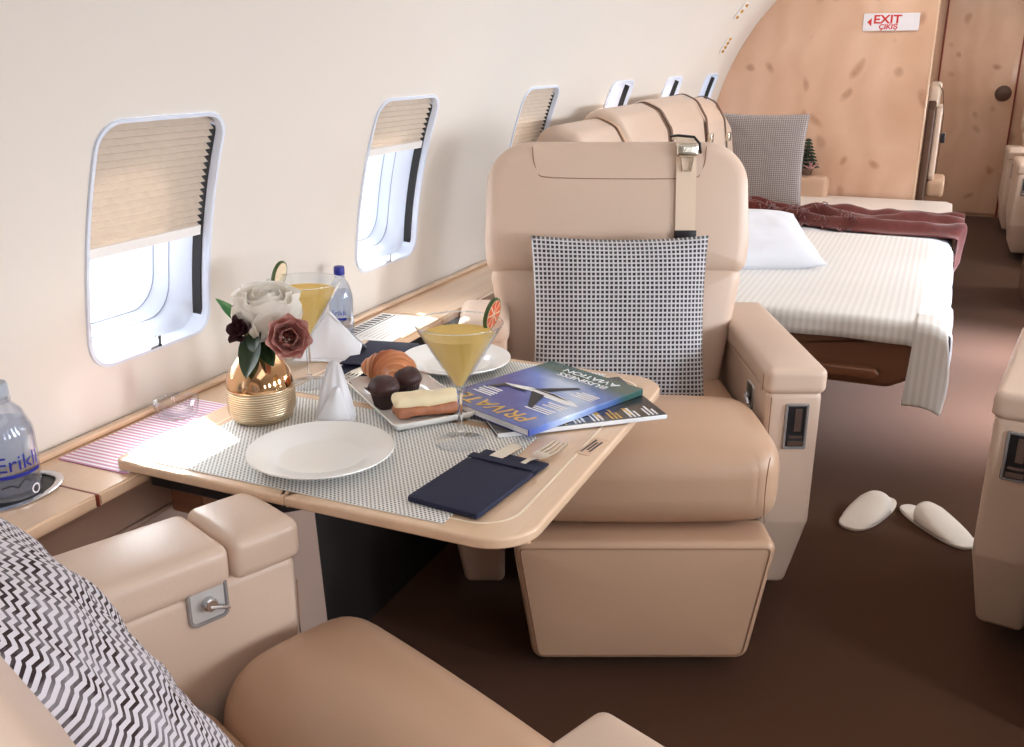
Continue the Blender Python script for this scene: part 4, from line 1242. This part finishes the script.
# ------------------------------------------------------------------ sofa made up as a bed
BX0, BX1, BY0, BY1 = -1.14, .075, 3.06, 5.985
sf = thing('sofa_bed', 'beige divan along the windows made up as a bed', 'sofa', (-.55, 4.5, 0))
SFM = T(.55, -4.5, 0)
o = rpoly([(-1.10, .30), (-.06, .30), (.055, .36), (.06, .49), (-1.10, .49)], [.01, .05, .05, .01, .01], 8)
slab('seat_deck', o, BY0 + .01, BY1 - .01, .02, M['leather_brown_shaded'], sf, XZ, SFM)
box('plinth', -1.10, -.62, BY0 + .25, BY1 - .02, .002, .31, M['dark'], sf, 0, SFM)
slab('slide_tray', rpoly([(-.55, .335), (-.10, .335), (-.085, .352), (-.10, .368), (-.55, .368)], .006), BY0 - .03, BY0 + .012, .006, M['wood_dark'], sf, XZ, SFM)
def roll_profile(zt):
    pr = [(-1.26, .50), (-1.290, .80), (-1.262, zt - .10), (-1.22, zt - .02), (-1.16, zt), (-1.09, zt - .03), (-1.04, zt - .11), (-1.02, zt - .24), (-1.015, .74), (-1.01, .50)]
    return rpoly(pr, [.01, .04, .04, .05, .05, .06, .06, .06, .04, .01], 4)
def roll(y0, y1, zt, k0, k1):
    pr = roll_profile(zt)
    return slab('back_cushion', pr, y0, y1, .035, M['leather_pale'] if False else M['leather'], sf, lambda a, b, c_: (a, c_, b), SFM, bulge0=k0, bulge1=k1)
ys = [2.98, 3.42, 3.98, 4.62, 5.06, 5.30]
zts = [1.085, 1.115, 1.125, 1.10, 1.04]
for i in range(5): roll(ys[i] + .006, ys[i + 1] - .006, zts[i], .012, .0)
rbox('sofa_armrest', (.20, .05, .10), .04, M['leather_tan'], sf, SFM @ Vector((-.775, 5.925, .53)), k=4, m=5)
for i, y in enumerate((3.42, 3.98 + .02, 4.62 + .02, 5.06)):
    zt = zts[i]
    st = strip('seat_belt', [(p[0], y, p[1]) for p in inset(roll_profile(zt), -.0025) if p[0] > -1.235 and p[1] > .56], (0, .017, 0), .003, M['leather_tan'] if i == 0 else M['shell'], sf, SFM)
    if i:
        rbox('belt_buckle', (.011, .026, .022), .006, M['steel'], st, SFM @ Vector((-1.012, y, zt - .20)), k=2, m=2)
# mattress sheet, with its fall on the aisle side
def sheet(u, v):
    y = 3.05 + (4.90 - 3.05) * u
    s = v * 1.40
    if s < 1.085: return (-1.003 + s * 1.028 / 1.085, y, .520 + .003 * math.sin(y * 5 + s * 3))
    d = s - 1.085; k = min(1, d / .075)
    z = .520 - .034 * k * k - max(0, d - .075) * .80
    return (.025 + .073 * math.sin(k * PI / 2) + (.010 * math.sin(y * 17) + .006 * math.sin(y * 41)) * min(1, d / .12), y, z)
tag(grid_surf('bed_sheet', 40, 46, sheet, M['sheet'], None, th=.002, angle=0), 'white sheet over the divan hanging down on the aisle side', 'sheet')
def topper(u, v):
    y = 4.84 + (5.97 - 4.84) * u; s = v * 1.30
    if s < 1.16: return (-1.003 + s * 1.103 / 1.16, y, .508)
    d = s - 1.16
    return (.100 + .01 * d, y, .507 - d)
tag(grid_surf('mattress_pad', 8, 30, topper, leather('ivory_pad', rgb(226, 214, 204)), None, th=.010, angle=60), 'ivory pad on the far end of the divan under the throw', 'mattress pad')
def cover(u, v):
    # u: from near hem to far edge ; v: window side to aisle side
    L_ = u * 1.56; x = -1.003 + v * (1.021 + .02 * u)
    yb = 3.035; hang = .068
    if L_ < hang: y = yb - .004 + .006 * math.sin(x * 22) * (1 - L_ / hang); z = .528 - (hang - L_)
    else: y = yb + (L_ - hang); z = .530 + .006 * math.sin(min(1, (L_ - hang) / .05) * PI / 2)
    if v > .955: z -= ((v - .955) / .045) ** 2 * .012
    z += .003 * noise.noise(Vector((x * 5, y * 5, 1)))
    return (x, y, z)
cv = thing('coverlet', 'cream satin striped coverlet spread over the near half of the bed', 'coverlet', (-.5, 3.8, .53))
CVM = T(.5, -3.8, -.53)
grid_surf('cloth', 70, 60, cover, M['satin'], cv, th=.003, angle=0, mx=CVM)
def corner(u, v):
    L_ = u * .39; lie = .12
    w = max(0, L_ - lie) / .27
    x = .000 + .092 * v + .020 * math.sin(w * 2.6) * v - .012 * w * (1 - v)
    k = min(1, max(0, (x - .020) / .078)); top = .5345 - .034 * k * k
    if L_ < lie: return (x, 3.028 + lie - L_, top)
    d = L_ - lie
    return (x, 3.028 - .012 * math.sin(min(1, d / .03) * PI / 2) - .014 * math.sin(v * PI) * w + .02 * w, top - d * (1 - .06 * v) - .002)
grid_surf('hanging_corner', 39, 16, corner, M['satin'], cv, th=.003, angle=0, mx=CVM)
# white pillow
PMx = T(-.62, 3.93, .618) @ rot_z(R(40)) @ rot_x(R(-72))
tag(cushion('pillow', .60, .42, .15, M['sheet'], T(-.690, 3.72, .618) @ rot_z(R(28)) @ rot_x(R(-72)), None, .008, 2.2), 'white pillow lying on the bed behind the seat', 'pillow')
tag(cushion('throw_cushion', .53, .49, .14, M['grey_weave'], T(-.925, 5.40, .760) @ rot_z(R(4)) @ rot_x(R(-9)), None, .005, 7.7), 'grey woven cushion propped at the far end of the bed', 'cushion')
# rust throw
tw = thing('throw_blanket', 'rust red fringed throw across the far end of the bed', 'throw', (-.4, 5.2, .53))
TWM = T(.4, -5.2, -.53)
def thr(u, v):
    s = u * 1.23; x = -.96 + s + .03 * math.sin(v * 9)
    wd = .16 + .26 * math.sin(min(1, max(0, (u - .05) / .62)) * PI * .5) ** 2 - .10 * max(0, (u - .62) / .38)
    yc = 4.96 - .10 * math.sin(u * PI * .8) - .20 * max(0, u - .55) + .02 * math.sin(u * 11)
    a = v * 2 - 1
    w_ = 1.6 * math.sin(u * 3.2) + .9 * noise.noise(Vector((u * 4, v * 2, 2)))
    rid = (math.sin(a * 10.0 + w_ * 1.6) * .5 + .5) ** 1.4 * (.050 + .03 * noise.noise(Vector((u * 6, v * 4, 5)))) + .016 * noise.noise(Vector((u * 14, v * 9, 0)))
    edge = (1 - abs(a) ** 6)
    z = .534 + (.010 + max(-.004, rid)) * edge
    y = yc + a * wd * .62 + .02 * noise.noise(Vector((u * 7, 3, 1)))
    if x > .115:
        d = x - .115; x = .120 + .02 * edge * max(0, rid) / .04; z -= d * 1.0
    return (x, y, z)
grid_surf('cloth', 90, 44, thr, M['throw'], tw, th=.003, mx=TWM, angle=0)
bm = bmesh.new()
for i in range(120):
    u = .0 if i < 26 else random.uniform(.10, .50); v = (i % 26) / 25 if i < 26 else .0
    p = Vector(thr(u, v))
    d = Vector((-.06 - random.random() * .04, random.uniform(-.05, .05), 0)) if i < 26 else Vector((random.uniform(-.05, .05), -.06 - random.random() * .05, 0))
    if i > 60: p = Vector(thr(u, random.uniform(.1, .6))) + Vector((0, 0, .012))
    q = [p, p + d * .4 + Vector((0, 0, .008)), p + d * .8 + Vector((0, 0, -.004)), p + d]
    q[3].z = .540 if i <= 60 else p.z - .012; q[2].z = max(.541, q[2].z)
    tube_bm(q, [.003, .0028, .0026, .0035], 5, bm=bm)
tag(finish(bm, 'fringe', M['throw'], tw, True, 0, TWM), kind='stuff')
# little fir arrangement on the sofa arm
pf = thing('fir_arrangement', 'small dark fir and flower arrangement on the divan arm by the partition', 'plant', (-.715, 5.925, .632))
pf.scale = (1.35, 1.35, 1.25)
bm = bmesh.new()
for k in range(9):
    z = .030 + k * .015; rr = .050 * (1 - k / 9.5) + .006
    for i in range(11):
        a = 2 * PI * i / 11 + k * .5
        tube_bm([(0, 0, z), (rr * .6 * math.cos(a), rr * .6 * math.sin(a), z + .008), (rr * math.cos(a), rr * math.sin(a), z + .003)], [.004, .0055, .002], 5, bm=bm)
finish(bm, 'needles', M['fir'], pf, True, 0)
tube('trunk', [(0, 0, .0), (0, 0, .165)], .004, M['stem'], pf)
bm = bmesh.new()
for (x, y, r_) in ((-.06, -.01, 1), (-.085, .0, .8), (.02, -.02, .8)):
    bloom(bm, (x, y, .03), (0, -.3, 1), .014, [(.4, 4, .1), (1, 6, .6)], .018 * r_, .03, .2)
finish(bm, 'blossoms', M['petal_pink'], pf, True, 0)
lathe('pot', [(0, 0), (.026, 0), (.033, .03), (.030, .03), (.024, .005), (0, .005)], M['shell'], pf, 24)

# fold-down attendant seat behind the partition, in profile
js = thing('jump_seat', 'narrow brown backed attendant seat in profile at the partition doorway', 'seat', (-.04, 6.35, 0))
slab('back_shell', rpoly([(6.10, .04), (6.55, .04), (6.55, 1.00), (6.48, 1.06), (6.17, 1.06), (6.10, 1.00)], .03), -.100, -.055, .012, M['shell'], js, YZ, T(.04, -6.35, 0))
slab('back_pad', rpoly([(6.13, .60), (6.52, .60), (6.52, 1.02), (6.13, 1.02)], .04), -.054, -.018, .014, M['leather'], js, YZ, T(.04, -6.35, 0))
slab('headrest', rpoly([(6.16, 1.00), (6.50, 1.00), (6.50, 1.15), (6.16, 1.15)], .04), -.105, -.040, .02, M['leather_pale'], js, YZ, T(.04, -6.35, 0))
rbox('seat_pad', (.05, .19, .05), .022, M['leather_tan'], js, (.035, -.02, .555), k=3, m=4)
sb = strip('seat_belt', [(-.015, -.16, 1.14), (.012, -.16, 1.10), (.028, -.16, .98), (.032, -.16, .80), (.03, -.16, .64)], (0, .022, 0), .004, M['shell'], js)
rbox('buckle', (.014, .032, .028), .006, M['black'], sb, (.040, -.165, .845), k=2, m=2)

# low walnut step at the right of the aisle
cbn = thing('low_cabinet', 'low wooden cabinet at the right edge behind the nearest right seat', 'cabinet', (.78, 5.9, 0))
rbox('cabinet_body', (.26, .30, .15), .01, M['wood_dark'], cbn, (.0, 0, .152), k=2, m=2)
rbox('cabinet_top', (.27, .31, .012), .005, M['wood'], cbn, (.0, 0, .3145), k=2, m=2)
rbox('door_panel', (.20, .005, .11), .004, M['wood_dark'], cbn, (.0, -.303, .15), k=2, m=2)

# slippers
def slipper(x, y, rz, label, tilt=0.0, lift=0.0):
    t = thing('slipper', label, 'slipper', (x, y, lift), rz, None)
    n = 40; ol = []
    for i in range(n):
        a = 2 * PI * i / n; sn, cs_ = math.sin(a), math.cos(a); yy = .138 * math.copysign(abs(sn) ** .85, sn); w = .049 + .006 * sn
        ol.append((w * math.copysign(abs(cs_) ** .7, cs_), yy))
    slab('sole', ol, .012, .001, .004, M['slipper'], t, XY, rot_y(tilt))
    slab('sole_edge', [(p[0] * .98, p[1] * .98) for p in ol], .0045, .0003, .002, M['sole'], t, XY, rot_y(tilt))
    def fn(u, v):
        a = PI * u; yy = -.040 + .173 * v
        q = max(0, 1 - ((yy) / .137) ** 2) ** .5
        w = (.052 + .007 * yy / .135) * q
        hh = (.056 * (1 - max(0, v - .15) / 1.05)) * max(.0, q) ** .5 - .008
        return (w * math.cos(a), yy - .02 * math.sin(a) * (1 - v), .010 + max(0.002, hh) * math.sin(a) ** .7)
    grid_surf('upper', 20, 20, fn, M['slipper'], t, th=.003, mx=rot_y(tilt), angle=0)
slipper(-.056, 2.765, R(158), 'white slipper on the left of the pair, its toe pointing left')
slipper(.128, 2.755, R(-138), 'white slipper on the right of the pair, its toe pointing at the camera')

# ------------------------------------------------------------------ light
w = D.worlds.new('World'); SC.world = w; w.use_nodes = True
nt = w.node_tree; nt.nodes.clear()
bg = nt.nodes.new('ShaderNodeBackground'); wo = nt.nodes.new('ShaderNodeOutputWorld')
tc = nt.nodes.new('ShaderNodeTexCoord'); sx = nt.nodes.new('ShaderNodeSeparateXYZ'); rp = nt.nodes.new('ShaderNodeValToRGB'); mr = nt.nodes.new('ShaderNodeMapRange')
mr.inputs[1].default_value = -1; mr.inputs[2].default_value = 1
nt.links.new(tc.outputs['Generated'], sx.inputs[0]); nt.links.new(sx.outputs[2], mr.inputs[0]); nt.links.new(mr.outputs[0], rp.inputs[0])
e = rp.color_ramp.elements; e[0].position = .40; e[0].color = (.62, .70, .78, 1); e[1].position = .56; e[1].color = (.93, .97, 1, 1)
sd = Vector((-1, .62, 1.0)).normalized()
dt = nt.nodes.new('ShaderNodeVectorMath'); dt.operation = 'DOT_PRODUCT'; nt.links.new(tc.outputs['Generated'], dt.inputs[0]); dt.inputs[1].default_value = sd
mxm = nt.nodes.new('ShaderNodeMath'); mxm.operation = 'MAXIMUM'; nt.links.new(dt.outputs['Value'], mxm.inputs[0]); mxm.inputs[1].default_value = 0
pw = nt.nodes.new('ShaderNodeMath'); pw.operation = 'POWER'; nt.links.new(mxm.outputs[0], pw.inputs[0]); pw.inputs[1].default_value = 6
ma = nt.nodes.new('ShaderNodeMath'); ma.operation = 'MULTIPLY_ADD'; nt.links.new(pw.outputs[0], ma.inputs[0]); ma.inputs[1].default_value = 16.0; ma.inputs[2].default_value = 1.15
nt.links.new(rp.outputs[0], bg.inputs[0]); nt.links.new(ma.outputs[0], bg.inputs[1])
nt.links.new(bg.outputs[0], wo.inputs[0])

def area(name, loc, rot, sx_, sy_, power, col=(1, 1, 1)):
    l = D.lights.new(name, 'AREA'); l.shape = 'RECTANGLE'; l.size = sx_; l.size_y = sy_; l.energy = power; l.color = col
    o = D.objects.new(name, l); COL.objects.link(o); o.location = loc; o.rotation_euler = rot; return o
sun = D.lights.new('sun', 'SUN'); sun.energy = 14.0; sun.angle = R(1.0); sun.color = (1, .97, .93)
so = D.objects.new('sun', sun); COL.objects.link(so)
so.rotation_euler = Vector((1, -.62, -1.0)).to_track_quat('-Z', 'Y').to_euler()
# daylight through the right-hand windows
for i, cy in enumerate(RIGHT_C):
    th = (WA + WB) / 2
    p = cyl(1, th, cy, RC + .10)
    area('right_window_daylight', p, Vector((-1, 0, -.12)).to_track_quat('-Z', 'Y').to_euler(), .27, .40, (4, 5, 11, 14, 13, 9, 8, 7, 9, 12, 12)[i], (.85, .915, 1))
for i, cy in enumerate(LEFT_C):
    p = cyl(-1, (WA + WB) / 2, cy, RC + .16)
    a = area('left_window_portal', p, Vector((1, 0, -.2)).to_track_quat('-Z', 'Y').to_euler(), .30, .42, 1)
    a.data.cycles.is_portal = True
for cy in (3.935, 4.775):
    p = cyl(1, (WA + WB) / 2, cy, RC + .09)
    a = area('right_window_skylight', p, Vector((-1.0, -.12, -1)).to_track_quat('-Z', 'Y').to_euler(), .26, .36, 14, (.72, .82, 1))
    a.data.spread = R(48)
# fill lamps added under the unseen ceiling to brighten the cabin
area('ceiling_fill', (.25, .3, zc - .02), (0, 0, 0), .7, 1.6, 4, (1, .985, .97))
area('ceiling_fill', (.10, 3.2, zc - .02), (0, 0, 0), .5, 2.2, 3, (1, .985, .97))
area('ceiling_fill', (-.25, 5.2, zc - .02), (0, 0, 0), .5, 1.0, 5, (1, .97, .94))
area('ceiling_fill', (.20, 7.6, zc - .02), (0, 0, 0), .4, 1.6, 5, (1, .93, .86))

# ------------------------------------------------------------------ camera
cam = D.cameras.new('camera'); co = D.objects.new('camera', cam); COL.objects.link(co)
cam.sensor_width = 36; cam.lens = 950 / 1024 * 36; cam.clip_start = .02
co.location = (0, 0, 1.3); co.rotation_euler = (PI / 2 - R(18.534), 0, YAW)
SC.camera = co
SC.view_settings.view_transform = 'Standard'; SC.view_settings.look = 'None'
SC.view_settings.exposure = 0.40; SC.view_settings.gamma = 1.0; SC.view_settings.use_curve_mapping = False
SC.cycles.max_bounces = 10; SC.cycles.transparent_max_bounces = 24; SC.cycles.use_denoising = True
